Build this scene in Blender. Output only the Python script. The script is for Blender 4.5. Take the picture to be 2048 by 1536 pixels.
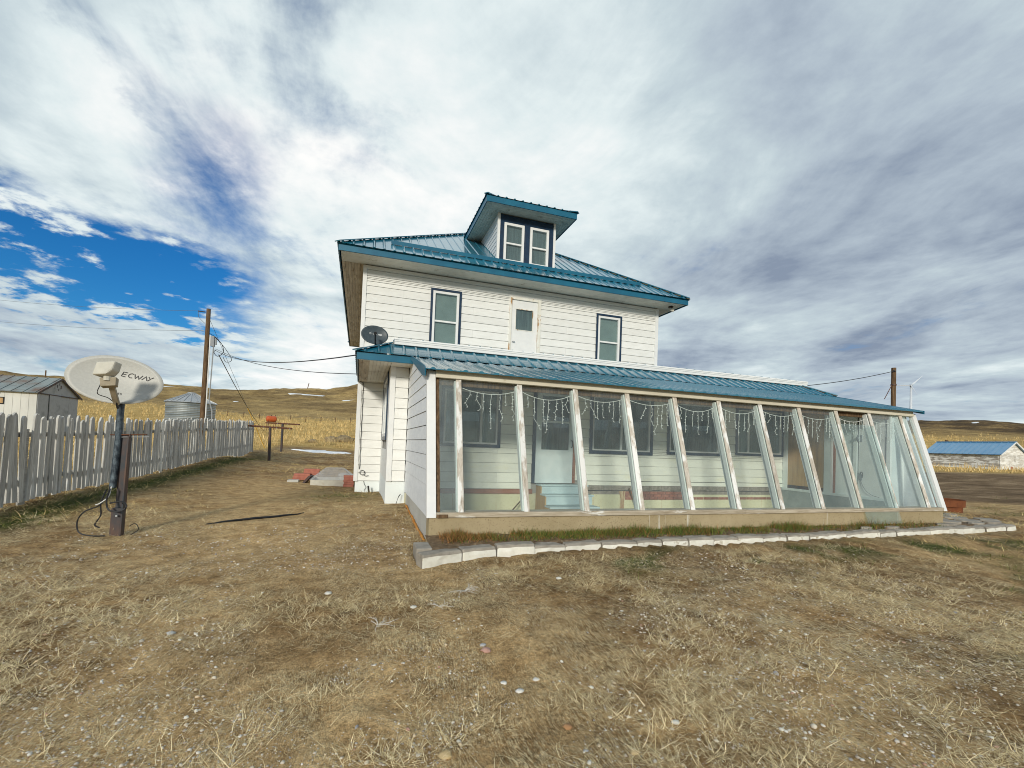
import bpy, math, random
import numpy as np
from mathutils import Vector, Matrix
random.seed(7); rng = np.random.default_rng(11)
scene = bpy.context.scene
for o in list(bpy.data.objects): bpy.data.objects.remove(o)
COL = scene.collection
R = math.radians

# ------------------------------------------------------------------ camera
# World: X runs along the house front, Y away from the viewer, Z up, z = 0 at eye level (ground is 1.2-1.5 m lower).
YAW, PITCH, ROLL = 0.3191, 0.0296, 0.0376
cam_d = bpy.data.cameras.new("camera"); cam = bpy.data.objects.new("camera", cam_d); COL.objects.link(cam)
fw = Vector((math.sin(YAW), math.cos(YAW), 0)); rt = Vector((math.cos(YAW), -math.sin(YAW), 0)); upv = Vector((0, 0, 1))
f2 = fw * math.cos(PITCH) + upv * math.sin(PITCH); u2 = upv * math.cos(PITCH) - fw * math.sin(PITCH)
r3 = rt * math.cos(ROLL) + u2 * math.sin(ROLL); u3 = u2 * math.cos(ROLL) - rt * math.sin(ROLL)
cam.matrix_world = Matrix(((r3.x, u3.x, -f2.x, 0), (r3.y, u3.y, -f2.y, 0), (r3.z, u3.z, -f2.z, 0), (0, 0, 0, 1)))
cam_d.sensor_fit = 'HORIZONTAL'; cam_d.sensor_width = 36; cam_d.lens = 36 * 917.95 / 2048
cam_d.shift_y = 96.7 / 2048
cam_d.clip_start = 0.05; cam_d.clip_end = 9000
scene.camera = cam
scene.render.resolution_x, scene.render.resolution_y = 1024, 768
scene.cycles.filter_width = 1.0

# ------------------------------------------------------------------ exposure
scene.view_settings.view_transform = 'Standard'; scene.view_settings.look = 'None'
scene.view_settings.exposure = 0.0; scene.view_settings.gamma = 1.0
scene.view_settings.use_curve_mapping = False

# ------------------------------------------------------------------ sun and sky
SUN_AZ = R(180 + 24.5)      # clockwise from +Y: behind the viewer, to the left
SUN_EL = R(17.8)
sd = bpy.data.lights.new("sun", 'SUN'); sun = bpy.data.objects.new("sun", sd); COL.objects.link(sun)
sd.energy = 2.75; sd.angle = R(8); sd.color = (1.0, 0.93, 0.80)
to_sun = Vector((math.sin(SUN_AZ) * math.cos(SUN_EL), math.cos(SUN_AZ) * math.cos(SUN_EL), math.sin(SUN_EL)))
sun.rotation_euler = to_sun.to_track_quat('Z', 'Y').to_euler()
sun.location = to_sun * 60

def world_sky():
    w = bpy.data.worlds.new("World"); scene.world = w; w.use_nodes = True
    nt = w.node_tree; N = nt.nodes; L = nt.links; N.clear()
    def m(op, a, b=None, c=None, clamp=False):
        n = N.new('ShaderNodeMath'); n.operation = op; n.use_clamp = clamp
        for i, v in enumerate((a, b, c)):
            if v is None: continue
            if isinstance(v, (int, float)): n.inputs[i].default_value = v
            else: L.new(v, n.inputs[i])
        return n.outputs[0]
    def dot(v, k):
        n = N.new('ShaderNodeVectorMath'); n.operation = 'DOT_PRODUCT'; L.new(v, n.inputs[0]); n.inputs[1].default_value = k
        return n.outputs['Value']
    def comb(x, y, z=0.0):
        n = N.new('ShaderNodeCombineXYZ')
        for i, v in enumerate((x, y, z)):
            if isinstance(v, (int, float)): n.inputs[i].default_value = v
            else: L.new(v, n.inputs[i])
        return n.outputs[0]
    def noise(vec, scale, detail=6, rough=.55, dist=0.0):
        n = N.new('ShaderNodeTexNoise'); n.inputs['Scale'].default_value = scale; n.inputs['Detail'].default_value = detail
        n.inputs['Roughness'].default_value = rough; n.inputs['Distortion'].default_value = dist
        L.new(vec, n.inputs['Vector']); return n.outputs['Fac']
    def step(v, lo, hi):
        n = N.new('ShaderNodeMapRange'); n.interpolation_type = 'SMOOTHSTEP'
        L.new(v, n.inputs['Value']); n.inputs['From Min'].default_value = lo; n.inputs['From Max'].default_value = hi
        return n.outputs['Result']
    def mixc(f, a, b):
        n = N.new('ShaderNodeMix'); n.data_type = 'RGBA'; n.clamp_result = False
        if isinstance(f, (int, float)): n.inputs[0].default_value = f
        else: L.new(f, n.inputs[0])
        for s, v in ((6, a), (7, b)):
            if isinstance(v, tuple): n.inputs[s].default_value = (*v, 1)
            else: L.new(v, n.inputs[s])
        return n.outputs[2]
    tc = N.new('ShaderNodeTexCoord'); d = tc.outputs['Generated']
    sep = N.new('ShaderNodeSeparateXYZ'); L.new(d, sep.inputs[0])
    zc = m('ADD', m('MAXIMUM', sep.outputs['Z'], 0.0), 0.11)
    th = R(11)
    along = m('DIVIDE', dot(d, (math.sin(th), math.cos(th), 0)), zc)
    across = m('DIVIDE', dot(d, (math.cos(th), -math.sin(th), 0)), zc)
    pl = comb(m('MULTIPLY', across, 1.0), m('MULTIPLY', along, 0.55))
    wob = noise(comb(across, along), 0.9, 4, .5)
    # the cloud deck: streaks drawn out along one wind direction
    n1 = noise(pl, 1.35, 10, .62, .55)
    n2 = noise(comb(m('MULTIPLY', across, 1.0), m('MULTIPLY', along, 0.80), 3.7), 1.35, 9, .58, .6)
    n3 = noise(comb(across, along, 9.1), 5.5, 6, .6, .1)
    # a long clear belt to the left, low down, and two thin rifts above it
    def belt(n_vec, width, end_vec, end_lo, end_hi, amp):
        q = m('ADD', dot(d, n_vec), m('MULTIPLY', m('SUBTRACT', wob, .5), amp))
        q = m('ADD', q, m('MULTIPLY', m('SUBTRACT', n3, .5), amp * .9))
        b = m('SUBTRACT', 1.0, step(m('ABSOLUTE', q), width * .35, width))
        return m('MULTIPLY', b, step(dot(d, end_vec), end_lo, end_hi))
    d1 = Vector((-.465, .83, .300)).normalized(); d2 = Vector((-.171, .96, .205)).normalized(); nb = d1.cross(d2).normalized()
    e1 = nb.cross(d2).normalized()
    if e1.dot(d1) < 0: e1 = -e1
    b1 = m('MULTIPLY', belt(tuple(nb), .110, tuple(e1), -.04, .16, .22), step(m('ADD', n2, m('MULTIPLY', m('SUBTRACT', n3, .5), .75)), .72, .46))
    s1 = Vector((-.40, .74, .555)).normalized(); s2 = Vector((-.24, .865, .44)).normalized(); nb2 = s1.cross(s2).normalized(); e2 = nb2.cross(s2).normalized()
    if e2.dot(s1) < 0: e2 = -e2
    b2 = belt(tuple(nb2), .045, tuple(e2), -.06, .03, .12)
    pc = Vector((-.262, .868, .425)).normalized(); b3 = m('MULTIPLY', step(m('ADD', dot(d, tuple(pc)), m('MULTIPLY', m('SUBTRACT', n3, .5), .016)), .990, 1.0), step(n2, .40, .56))
    hole = m('MAXIMUM', b1, m('MAXIMUM', m('MULTIPLY', b2, .28), m('MULTIPLY', b3, .34)))
    lft = m('MULTIPLY', step(dot(d, tuple(Vector((-.42, .74, .52)).normalized())), .80, .99), .125)
    cov = step(m('ADD', m('SUBTRACT', m('SUBTRACT', m('ADD', n1, .19), lft), m('MULTIPLY', hole, .50)), m('MULTIPLY', m('SUBTRACT', n3, .5), .38)), .22, .60)
    # how bright the deck is: thicker and greyer to the right, thin and sunlit towards the left of the middle
    cen = Vector((.02, .87, .49)).normalized()
    lit = step(dot(d, tuple(cen)), .72, 1.0)
    v1 = Vector((.165, .655, .735)).normalized(); v2 = Vector((.03, .89, .45)).normalized(); vb = v1.cross(v2).normalized()
    plume = m('SUBTRACT', 1.0, step(m('ABSOLUTE', m('ADD', dot(d, tuple(vb)), m('MULTIPLY', m('SUBTRACT', wob, .5), .22))), .02, .20)); plume = m('MULTIPLY', plume, step(sep.outputs['Y'], .2, .6))
    S = m('ADD', m('ADD', m('MULTIPLY', lit, .33), m('MULTIPLY', plume, .15)), m('ADD', m('ADD', .41, m('MULTIPLY', m('SUBTRACT', n2, .5), 1.35)), m('MULTIPLY', m('SUBTRACT', n1, .5), .9)))
    S = m('ADD', S, m('MULTIPLY', m('SUBTRACT', n3, .5), .38))
    low = m('SUBTRACT', 1.0, step(sep.outputs['Z'], .02, .26))
    S = m('ADD', S, m('MULTIPLY', low, .10))
    ramp = N.new('ShaderNodeValToRGB'); L.new(m('SUBTRACT', S, .12, clamp=True), ramp.inputs[0])
    el = ramp.color_ramp.elements
    el[0].position = .0; el[0].color = (.25, .31, .41, 1)
    el[1].position = .95; el[1].color = (1.0, 1.0, .985, 1)
    for p, c in ((.28, (.44, .52, .60, 1)), (.48, (.57, .67, .715, 1)), (.68, (.76, .85, .865, 1))):
        e = el.new(p); e.color = c
    sky = N.new('ShaderNodeTexSky'); sky.sky_type = 'NISHITA'; sky.sun_disc = False
    sky.sun_elevation = SUN_EL; sky.sun_rotation = SUN_AZ; sky.air_density = 1.0; sky.dust_density = .4; sky.ozone_density = 2.5
    hs = N.new('ShaderNodeHueSaturation'); hs.inputs['Saturation'].default_value = 1.35; hs.inputs['Value'].default_value = .85
    L.new(sky.outputs[0], hs.inputs['Color'])
    tint = N.new('ShaderNodeMix'); tint.data_type = 'RGBA'; tint.blend_type = 'MULTIPLY'; tint.inputs[0].default_value = 1
    L.new(hs.outputs[0], tint.inputs[6]); tint.inputs[7].default_value = (.40, .96, 1.30, 1)
    sc10 = N.new('ShaderNodeVectorMath'); sc10.operation = 'SCALE'; L.new(ramp.outputs[0], sc10.inputs[0]); sc10.inputs['Scale'].default_value = 10.0
    col = mixc(cov, tint.outputs[2], sc10.outputs[0])
    bg = N.new('ShaderNodeBackground'); L.new(col, bg.inputs[0]); bg.inputs[1].default_value = 0.10
    out = N.new('ShaderNodeOutputWorld'); L.new(bg.outputs[0], out.inputs[0])
world_sky()

# ------------------------------------------------------------------ mesh helpers
def tag(o, label=None, cat=None, group=None, kind=None):
    if label: o["label"] = label
    if cat: o["category"] = cat
    if group: o["group"] = group
    if kind: o["kind"] = kind
    return o
def empty(name, loc=(0, 0, 0), label=None, cat=None, group=None):
    o = bpy.data.objects.new(name, None); COL.objects.link(o); o.location = loc; o.empty_display_size = .2
    return tag(o, label, cat, group)
def link(name, me, mat=None, parent=None, loc=None):
    o = bpy.data.objects.new(name, me); COL.objects.link(o)
    if mat is not None and not me.materials: me.materials.append(mat)
    if parent is not None:
        o.parent = parent; o.matrix_parent_inverse = Matrix.Translation(-base_of(parent))
    if loc is not None: o.location = loc
    return o
def base_of(p): return Vector(p.location)     # every object's own location is its world position
class MB:
    def __init__(s): s.v = []; s.f = []; s.sm = False
    def quad(s, a, b, c, d):
        i = len(s.v); s.v += [a, b, c, d]; s.f.append((i, i + 1, i + 2, i + 3)); return s
    def tri(s, a, b, c):
        i = len(s.v); s.v += [a, b, c]; s.f.append((i, i + 1, i + 2)); return s
    def poly(s, pts):
        i = len(s.v); s.v += list(pts); s.f.append(tuple(range(i, i + len(pts)))); return s
    def box(s, x0, x1, y0, y1, z0, z1):
        i = len(s.v)
        s.v += [(x0, y0, z0), (x1, y0, z0), (x1, y1, z0), (x0, y1, z0), (x0, y0, z1), (x1, y0, z1), (x1, y1, z1), (x0, y1, z1)]
        for f in ((0, 3, 2, 1), (4, 5, 6, 7), (0, 1, 5, 4), (1, 2, 6, 5), (2, 3, 7, 6), (3, 0, 4, 7)): s.f.append(tuple(i + k for k in f))
        return s
    def prism(s, poly, off):
        n = len(poly); i = len(s.v); off = Vector(off)
        s.v += [tuple(p) for p in poly] + [tuple(Vector(p) + off) for p in poly]
        s.f.append(tuple(i + k for k in range(n))[::-1]); s.f.append(tuple(i + n + k for k in range(n)))
        for k in range(n): s.f.append((i + k, i + (k + 1) % n, i + n + (k + 1) % n, i + n + k))
        return s
    def bar(s, a, b, w, h, up=(0, 0, 1)):
        a = Vector(a); b = Vector(b); t = (b - a).normalized(); up = Vector(up)
        sd = t.cross(up).normalized(); u = sd.cross(t).normalized(); i = len(s.v)
        for p in (a, b):
            for (p1, p2) in ((-1, -1), (1, -1), (1, 1), (-1, 1)): s.v.append(tuple(p + sd * (p1 * w / 2) + u * (p2 * h / 2)))
        for f in ((3, 2, 1, 0), (4, 5, 6, 7), (0, 1, 5, 4), (1, 2, 6, 5), (2, 3, 7, 6), (3, 0, 4, 7)): s.f.append(tuple(i + k for k in f))
        return s
    def tube(s, pts, r, n=6, cap=True):
        pts = [Vector(p) for p in pts]; i0 = len(s.v); rr = r if isinstance(r, (list, tuple)) else [r] * len(pts)
        for k, p in enumerate(pts):
            t = (pts[min(k + 1, len(pts) - 1)] - pts[max(k - 1, 0)]).normalized()
            ref = Vector((0, 0, 1)) if abs(t.z) < .9 else Vector((1, 0, 0))
            a = t.cross(ref).normalized(); b = t.cross(a).normalized()
            for j in range(n):
                q = 2 * math.pi * j / n; s.v.append(tuple(p + a * (math.cos(q) * rr[k]) + b * (math.sin(q) * rr[k])))
        for k in range(len(pts) - 1):
            for j in range(n):
                a = i0 + k * n + j; b = i0 + k * n + (j + 1) % n; s.f.append((a, b, b + n, a + n))
        if cap:
            s.f.append(tuple(i0 + j for j in range(n))[::-1]); e = i0 + (len(pts) - 1) * n; s.f.append(tuple(e + j for j in range(n)))
        return s
    def hose(s, pts, r, n=6):
        """a tube through pts with a smooth curve between them."""
        P = [Vector(p) for p in pts]; P = [P[0] * 2 - P[1]] + P + [P[-1] * 2 - P[-2]]; out = []
        for i in range(1, len(P) - 2):
            a, b, c, d = P[i - 1:i + 3]
            for k in range(6):
                t = k / 6; out.append(.5 * ((2 * b) + (c - a) * t + (2 * a - 5 * b + 4 * c - d) * t * t + (3 * b - a - 3 * c + d) * t ** 3))
        out.append(P[-2]); return s.tube(out, r, n)
    def lathe(s, prof, c=(0, 0, 0), n=24):
        i0 = len(s.v)
        for (r, z) in prof:
            for j in range(n):
                q = 2 * math.pi * j / n; s.v.append((c[0] + r * math.cos(q), c[1] + r * math.sin(q), c[2] + z))
        for k in range(len(prof) - 1):
            for j in range(n):
                a = i0 + k * n + j; b = i0 + k * n + (j + 1) % n; s.f.append((a, b, b + n, a + n))
        return s
    def mesh(s, name, mat=None, smooth=False, bevel=0):
        me = bpy.data.meshes.new(name); me.from_pydata([tuple(v) for v in s.v], [], s.f)
        if smooth: me.polygons.foreach_set('use_smooth', [True] * len(me.polygons))
        me.update()
        if mat is not None: me.materials.append(mat)
        return me
    def build(s, name, mat, parent=None, smooth=False, bevel=0):
        o = link(name, s.mesh(name, mat, smooth), None, parent)
        if bevel:
            b = o.modifiers.new("bevel", 'BEVEL'); b.width = bevel; b.segments = 2; b.limit_method = 'ANGLE'
        return o
def B(*a): return MB().box(*a)

# ------------------------------------------------------------------ materials
def nodemat(name):
    m = bpy.data.materials.new(name); m.use_nodes = True; nt = m.node_tree
    return m, nt, nt.nodes['Principled BSDF']
def _tex(nt, kind, vec_scale=(1, 1, 1), scale=5, detail=4, rough=.55, dist=0):
    tc = nt.nodes.new('ShaderNodeTexCoord'); mp = nt.nodes.new('ShaderNodeMapping'); mp.inputs['Scale'].default_value = vec_scale
    geo = nt.nodes.new('ShaderNodeNewGeometry'); nt.links.new(geo.outputs['Position'], mp.inputs['Vector'])
    n = nt.nodes.new(kind); nt.links.new(mp.outputs[0], n.inputs['Vector']); n.inputs['Scale'].default_value = scale
    if 'Detail' in n.inputs: n.inputs['Detail'].default_value = detail
    if 'Roughness' in n.inputs: n.inputs['Roughness'].default_value = rough
    if 'Distortion' in n.inputs: n.inputs['Distortion'].default_value = dist
    return n
def ramp_of(nt, fac, stops, interp='LINEAR'):
    r = nt.nodes.new('ShaderNodeValToRGB'); nt.links.new(fac, r.inputs[0]); e = r.color_ramp.elements; r.color_ramp.interpolation = interp
    e[0].position, e[0].color = stops[0][0], (*stops[0][1], 1); e[1].position, e[1].color = stops[-1][0], (*stops[-1][1], 1)
    for p, c in stops[1:-1]: x = e.new(p); x.color = (*c, 1)
    return r.outputs[0]
def mixn(nt, f, a, b, mode='MIX'):
    n = nt.nodes.new('ShaderNodeMix'); n.data_type = 'RGBA'; n.blend_type = mode
    for s, v in ((0, f), (6, a), (7, b)):
        if isinstance(v, (int, float)): n.inputs[s].default_value = v
        elif isinstance(v, tuple): n.inputs[s].default_value = (*v, 1)
        else: nt.links.new(v, n.inputs[s])
    return n.outputs[2]
def bumpn(nt, bs, h, strength=.3, dist=.01):
    b = nt.nodes.new('ShaderNodeBump'); b.inputs['Strength'].default_value = strength; b.inputs['Distance'].default_value = dist
    nt.links.new(h, b.inputs['Height']); nt.links.new(b.outputs[0], bs.inputs['Normal'])
def objrand(nt):
    return nt.nodes.new('ShaderNodeObjectInfo').outputs['Random']
def mat_mix(name, c1, c2, scale=6, vs=(1, 1, 1), rough=.6, lo=.35, hi=.65, detail=6, bump=0, bdist=.004, spec=.3, metal=0, c3=None, s3=1.5, t3=(.6, .7), var=0.0):
    m, nt, bs = nodemat(name)
    n = _tex(nt, 'ShaderNodeTexNoise', vs, scale, detail, .6)
    c = ramp_of(nt, n.outputs['Fac'], [(lo, c1), (hi, c2)])
    if c3 is not None:
        n3 = _tex(nt, 'ShaderNodeTexNoise', vs, s3, 8, .65)
        f = ramp_of(nt, n3.outputs['Fac'], [(t3[0], (0, 0, 0)), (t3[1], (1, 1, 1))]); c = mixn(nt, f, c, c3)
    if var:
        r = objrand(nt); mr = nt.nodes.new('ShaderNodeMapRange'); nt.links.new(r, mr.inputs[0]); mr.inputs[3].default_value = 1 - var; mr.inputs[4].default_value = 1 + var * .6
        cc = nt.nodes.new('ShaderNodeCombineColor'); [nt.links.new(mr.outputs[0], cc.inputs[i]) for i in range(3)]
        c = mixn(nt, 1.0, c, cc.outputs[0], 'MULTIPLY')
    nt.links.new(c, bs.inputs['Base Color']); bs.inputs['Roughness'].default_value = rough; bs.inputs['Specular IOR Level'].default_value = spec
    bs.inputs['Metallic'].default_value = metal
    if bump: bumpn(nt, bs, n.outputs['Fac'], bump, bdist)
    return m
M = {}
M['siding'] = mat_mix('siding_paint', (.735, .74, .71), (.815, .82, .795), 3.5, (1, 1, 4), .5, .3, .7, c3=(.62, .59, .50), s3=2.2, t3=(.66, .80), bump=.12, bdist=.002, var=.05)
M['siding_in'] = mat_mix('sunroom_siding_paint', (.80, .80, .73), (.87, .87, .78), 3, (1, 1, 3), .5, .3, .7, c3=(.82, .79, .60), s3=1.3, t3=(.55, .75), bump=.12, bdist=.002, var=.05)
M['siding_side'] = mat_mix('siding_paint_cool_shade', (.70, .73, .76), (.80, .83, .85), 4, (1, 1, 3), .5, .3, .7, bump=.1, bdist=.002, var=.03)  # cooler copy of the siding: bluish shade of the side walls painted in
M['backing'] = mat_mix('wall_backing', (.34, .33, .30), (.44, .43, .39), 4, rough=.9)  # grey put behind the boards to paint shadow lines into their gaps
M['white'] = mat_mix('white_paint', (.72, .735, .735), (.80, .805, .79), 5, (1, 1, 1), .45, .3, .7, bump=.08, bdist=.002)
M['white_worn'] = mat_mix('worn_white_paint', (.80, .80, .76), (.72, .71, .66), 6, (1, 1, .4), .55, .35, .65, c3=(.36, .27, .18), s3=5, t3=(.64, .70), bump=.3)
M['white_flaked'] = mat_mix('flaking_white_frame', (.80, .80, .75), (.70, .68, .60), 9, (1, 1, .35), .6, .35, .65, c3=(.42, .24, .10), s3=7, t3=(.57, .63), bump=.4)
M['soffit'] = mat_mix('soffit_paint', (.60, .58, .50), (.76, .74, .66), 2.4, (1, 1, 1), .6, .3, .7, c3=(.30, .25, .18), s3=3.2, t3=(.60, .74), bump=.1, var=.10)
M['soffit_dirty'] = mat_mix('stained_soffit_paint', (.42, .36, .27), (.66, .60, .48), 3, (4, .5, 1), .65, .35, .7, c3=(.20, .15, .09), s3=3.5, t3=(.55, .70), bump=.2, var=.16)
M['soffit_green'] = mat_mix('dormer_soffit_paint', (.38, .44, .41), (.52, .57, .53), 4, (1, 1, 1), .6, .3, .7, c3=(.14, .15, .12), s3=3, t3=(.58, .72), var=.10)
M['foundation'] = mat_mix('white_foundation_paint', (.74, .80, .80), (.82, .86, .85), 2.5, (1, 1, 1), .6, .3, .7, c3=(.50, .54, .54), s3=2.5, t3=(.68, .8), bump=.2)
M['navy'] = mat_mix('navy_trim_paint', (.005, .020, .050), (.009, .034, .075), 8, rough=.35, spec=.5)
M['fascia'] = mat_mix('teal_fascia_metal', (.004, .098, .175), (.007, .130, .216), 3, rough=.35, spec=.5)
def metal_roof(name, base, dull, ro=.28):
    m, nt, bs = nodemat(name)
    n = _tex(nt, 'ShaderNodeTexNoise', (1, 1, 1), 1.2, 5, .6); c = ramp_of(nt, n.outputs['Fac'], [(.35, base), (.72, dull)])
    nt.links.new(c, bs.inputs['Base Color']); bs.inputs['Roughness'].default_value = ro; bs.inputs['Specular IOR Level'].default_value = .6
    bs.inputs['Coat Weight'].default_value = 1.0; bs.inputs['Coat Roughness'].default_value = .10
    n2 = _tex(nt, 'ShaderNodeTexNoise', (1, 1, 1), 2.6, 2, .5); bumpn(nt, bs, n2.outputs['Fac'], .12, .012)
    return m
M['roof'] = metal_roof('blue_metal_roofing', (.005, .120, .194), (.013, .168, .245))
M['roof_shed'] = metal_roof('shed_blue_roofing', (.10, .27, .46), (.15, .33, .50), .35)  # base made paler to carry the sky's reflection in the colour
def glass(name, tint=(.92, .97, .95), dirt=.10, dirt_col=(.62, .68, .66), ior=1.5, rough=.0, boost=1.0):
    m, nt, bs = nodemat(name); N = nt.nodes; L = nt.links; N.remove(bs)
    tr = N.new('ShaderNodeBsdfTransparent'); tr.inputs[0].default_value = (*tint, 1)
    gl = N.new('ShaderNodeBsdfGlossy'); gl.inputs['Roughness'].default_value = rough; gl.inputs[0].default_value = (.95, .98, 1, 1)
    fr = N.new('ShaderNodeLayerWeight'); fr.inputs['Blend'].default_value = .5      # Schlick term, the same from both sides of the pane
    pw = N.new('ShaderNodeMath'); pw.operation = 'POWER'; L.new(fr.outputs['Facing'], pw.inputs[0]); pw.inputs[1].default_value = 5.0
    mu = N.new('ShaderNodeMath'); mu.operation = 'MULTIPLY_ADD'; mu.use_clamp = True; L.new(pw.outputs[0], mu.inputs[0]); mu.inputs[1].default_value = .6 * boost; mu.inputs[2].default_value = .028 * boost
    n0 = _tex(nt, 'ShaderNodeTexNoise', (1, 1, 1), .8, 2, .5); bp = N.new('ShaderNodeBump'); bp.inputs['Strength'].default_value = .06; bp.inputs['Distance'].default_value = .05
    L.new(n0.outputs['Fac'], bp.inputs['Height']); L.new(bp.outputs[0], gl.inputs['Normal'])
    mx = N.new('ShaderNodeMixShader'); L.new(mu.outputs[0], mx.inputs[0]); L.new(tr.outputs[0], mx.inputs[1]); L.new(gl.outputs[0], mx.inputs[2])
    df = N.new('ShaderNodeBsdfDiffuse'); df.inputs[0].default_value = (*dirt_col, 1)
    n = _tex(nt, 'ShaderNodeTexNoise', (1, 1, .5), 2.5, 8, .65)
    mr = N.new('ShaderNodeMapRange'); L.new(n.outputs['Fac'], mr.inputs[0]); mr.inputs[1].default_value = .35; mr.inputs[2].default_value = .8; mr.inputs[3].default_value = dirt * .5; mr.inputs[4].default_value = dirt * 1.8
    m2 = N.new('ShaderNodeMixShader'); L.new(mr.outputs[0], m2.inputs[0]); L.new(mx.outputs[0], m2.inputs[1]); L.new(df.outputs[0], m2.inputs[2])
    L.new(m2.outputs[0], N['Material Output'].inputs[0])
    return m
M['pane'] = glass('sunroom_glass', (.96, .985, .977), .034, (.66, .72, .70), boost=1.0)
M['pane_hazy'] = glass('hazy_sunroom_glass', (.94, .97, .965), .075, (.66, .73, .73), boost=1.2)
M['pane_fallen'] = glass('slipped_glass', (.90, .95, .94), .075, (.58, .66, .66), boost=1.1)
M['win_glass'] = glass('window_glass', (.80, .86, .86), .015, boost=1.5)
M['poly_cover'] = glass('clear_plastic_cover', (.88, .89, .90), .22, (.72, .73, .74), rough=.12, boost=1.2)
M['blind'] = mat_mix('window_blind', (.30, .34, .32), (.38, .42, .39), 3, rough=.8)
M['curtain'] = mat_mix('reflection_grey_curtain', (.10, .12, .125), (.24, .28, .28), 9, (3, 3, .12), .9, .3, .7)  # curtain grey lifted to stand for reflections in the inner window glass
M['sheer'] = mat_mix('pale_sheer_curtain', (.30, .36, .35), (.46, .52, .49), 9, (4, 4, .1), .9, .3, .7)
M['dark'] = mat_mix('dark_interior', (.02, .022, .024), (.035, .036, .036), 3, rough=.9)
def weathered(name, vs, dark=(.20, .15, .105), mid=(.44, .38, .31), pale=(.62, .57, .49), flake=(.80, .80, .77), ft=(.62, .68), var=.12):
    m, nt, bs = nodemat(name)
    n = _tex(nt, 'ShaderNodeTexNoise', vs, 9, 8, .65, .4)
    c = ramp_of(nt, n.outputs['Fac'], [(.25, dark), (.48, mid), (.72, pale)])
    k = _tex(nt, 'ShaderNodeTexNoise', tuple(min(v, 1.4) for v in vs), 4, 7, .6); f = ramp_of(nt, k.outputs['Fac'], [(ft[0], (0, 0, 0)), (ft[1], (1, 1, 1))])
    c = mixn(nt, f, c, flake)
    if var:
        r = objrand(nt); mr = nt.nodes.new('ShaderNodeMapRange'); nt.links.new(r, mr.inputs[0]); mr.inputs[3].default_value = 1 - var; mr.inputs[4].default_value = 1 + var * .7
        cc = nt.nodes.new('ShaderNodeCombineColor'); [nt.links.new(mr.outputs[0], cc.inputs[i]) for i in range(3)]
        c = mixn(nt, 1.0, c, cc.outputs[0], 'MULTIPLY')
    nt.links.new(c, bs.inputs['Base Color']); bs.inputs['Roughness'].default_value = .8; bs.inputs['Specular IOR Level'].default_value = .15
    bumpn(nt, bs, n.outputs['Fac'], .6, .004)
    return m
M['mullion'] = weathered('weathered_mullion_wood', (5, 3, .35), (.27, .22, .17), (.53, .48, .41), (.70, .66, .59), (.82, .82, .80), ft=(.50, .57))
M['sill'] = weathered('weathered_sill_wood', (.35, 4, 5), (.22, .17, .12), (.42, .36, .27), (.58, .52, .42), (.78, .77, .72), (.60, .66))
M['picket'] = weathered('weathered_picket_wood', (6, 6, .3), (.23, .22, .195), (.50, .49, .455), (.68, .675, .645), (.78, .79, .775), (.58, .70), .22)
M['rail'] = weathered('weathered_rail_wood', (6, .3, 6), (.20, .19, .17), (.38, .37, .34), (.55, .55, .52), (.64, .66, .66), (.60, .70))
M['pole'] = weathered('creosoted_pole_wood', (4, 4, .25), (.035, .022, .013), (.115, .072, .040), (.25, .165, .09), (.31, .22, .13), (.7, .8))
M['beam'] = mat_mix('cream_beam_paint', (.56, .51, .40), (.70, .66, .54), 3, (.4, 1, 1), .6, .3, .7, c3=(.34, .27, .18), s3=4, t3=(.62, .75))
M['rafter'] = mat_mix('pale_rafter_paint', (.72, .77, .76), (.83, .86, .84), 4, (1, 1, .5), .5, .3, .7, c3=(.50, .48, .42), s3=5, t3=(.66, .76))
def concrete(name, a, b, spot, streak=(.62, .60, .52)):
    m, nt, bs = nodemat(name)
    n = _tex(nt, 'ShaderNodeTexNoise', (1, 1, 1), 1.6, 8, .65); c = ramp_of(nt, n.outputs['Fac'], [(.3, a), (.7, b)])
    v = _tex(nt, 'ShaderNodeTexNoise', (1, 1, 1), 60, 3, .6); f = ramp_of(nt, v.outputs['Fac'], [(.60, (0, 0, 0)), (.66, (1, 1, 1))]); c = mixn(nt, f, c, spot)
    s = _tex(nt, 'ShaderNodeTexNoise', (6, 6, .25), 2, 5, .6); f2_ = ramp_of(nt, s.outputs['Fac'], [(.64, (0, 0, 0)), (.72, (.8, .8, .8))]); c = mixn(nt, f2_, c, streak)
    nt.links.new(c, bs.inputs['Base Color']); bs.inputs['Roughness'].default_value = .9; bs.inputs['Specular IOR Level'].default_value = .15
    bumpn(nt, bs, v.outputs['Fac'], .4, .004); return m
M['concrete'] = concrete('tan_concrete', (.33, .265, .155), (.45, .37, .235), (.17, .125, .07))
M['concrete_grey'] = concrete('grey_concrete', (.44, .44, .40), (.56, .56, .52), (.28, .27, .24))
M['yellow'] = concrete('yellow_painted_concrete', (.62, .60, .40), (.74, .72, .52), (.44, .38, .22), (.50, .30, .15))
M['stain'] = mat_mix('rusty_drip_stain', (.30, .15, .08), (.56, .46, .28), 9, (5, 5, .5), .9, .40, .62)
M['redwood'] = mat_mix('red_painted_wood', (.26, .11, .07), (.36, .17, .11), 6, (.5, 3, 5), .7)
M['brick'] = mat_mix('old_red_brick', (.27, .11, .075), (.38, .17, .12), 14, (1, 1, 1), .85, bump=.4, var=.15)
M['brick_new'] = mat_mix('red_clay_block', (.36, .12, .085), (.46, .185, .13), 10, (1, 1, 1), .8, bump=.3, var=.12)
M['mortar'] = mat_mix('crumbling_mortar', (.20, .18, .15), (.34, .30, .26), 12, (1, 1, 1), .9, bump=.6, bdist=.01)
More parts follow.
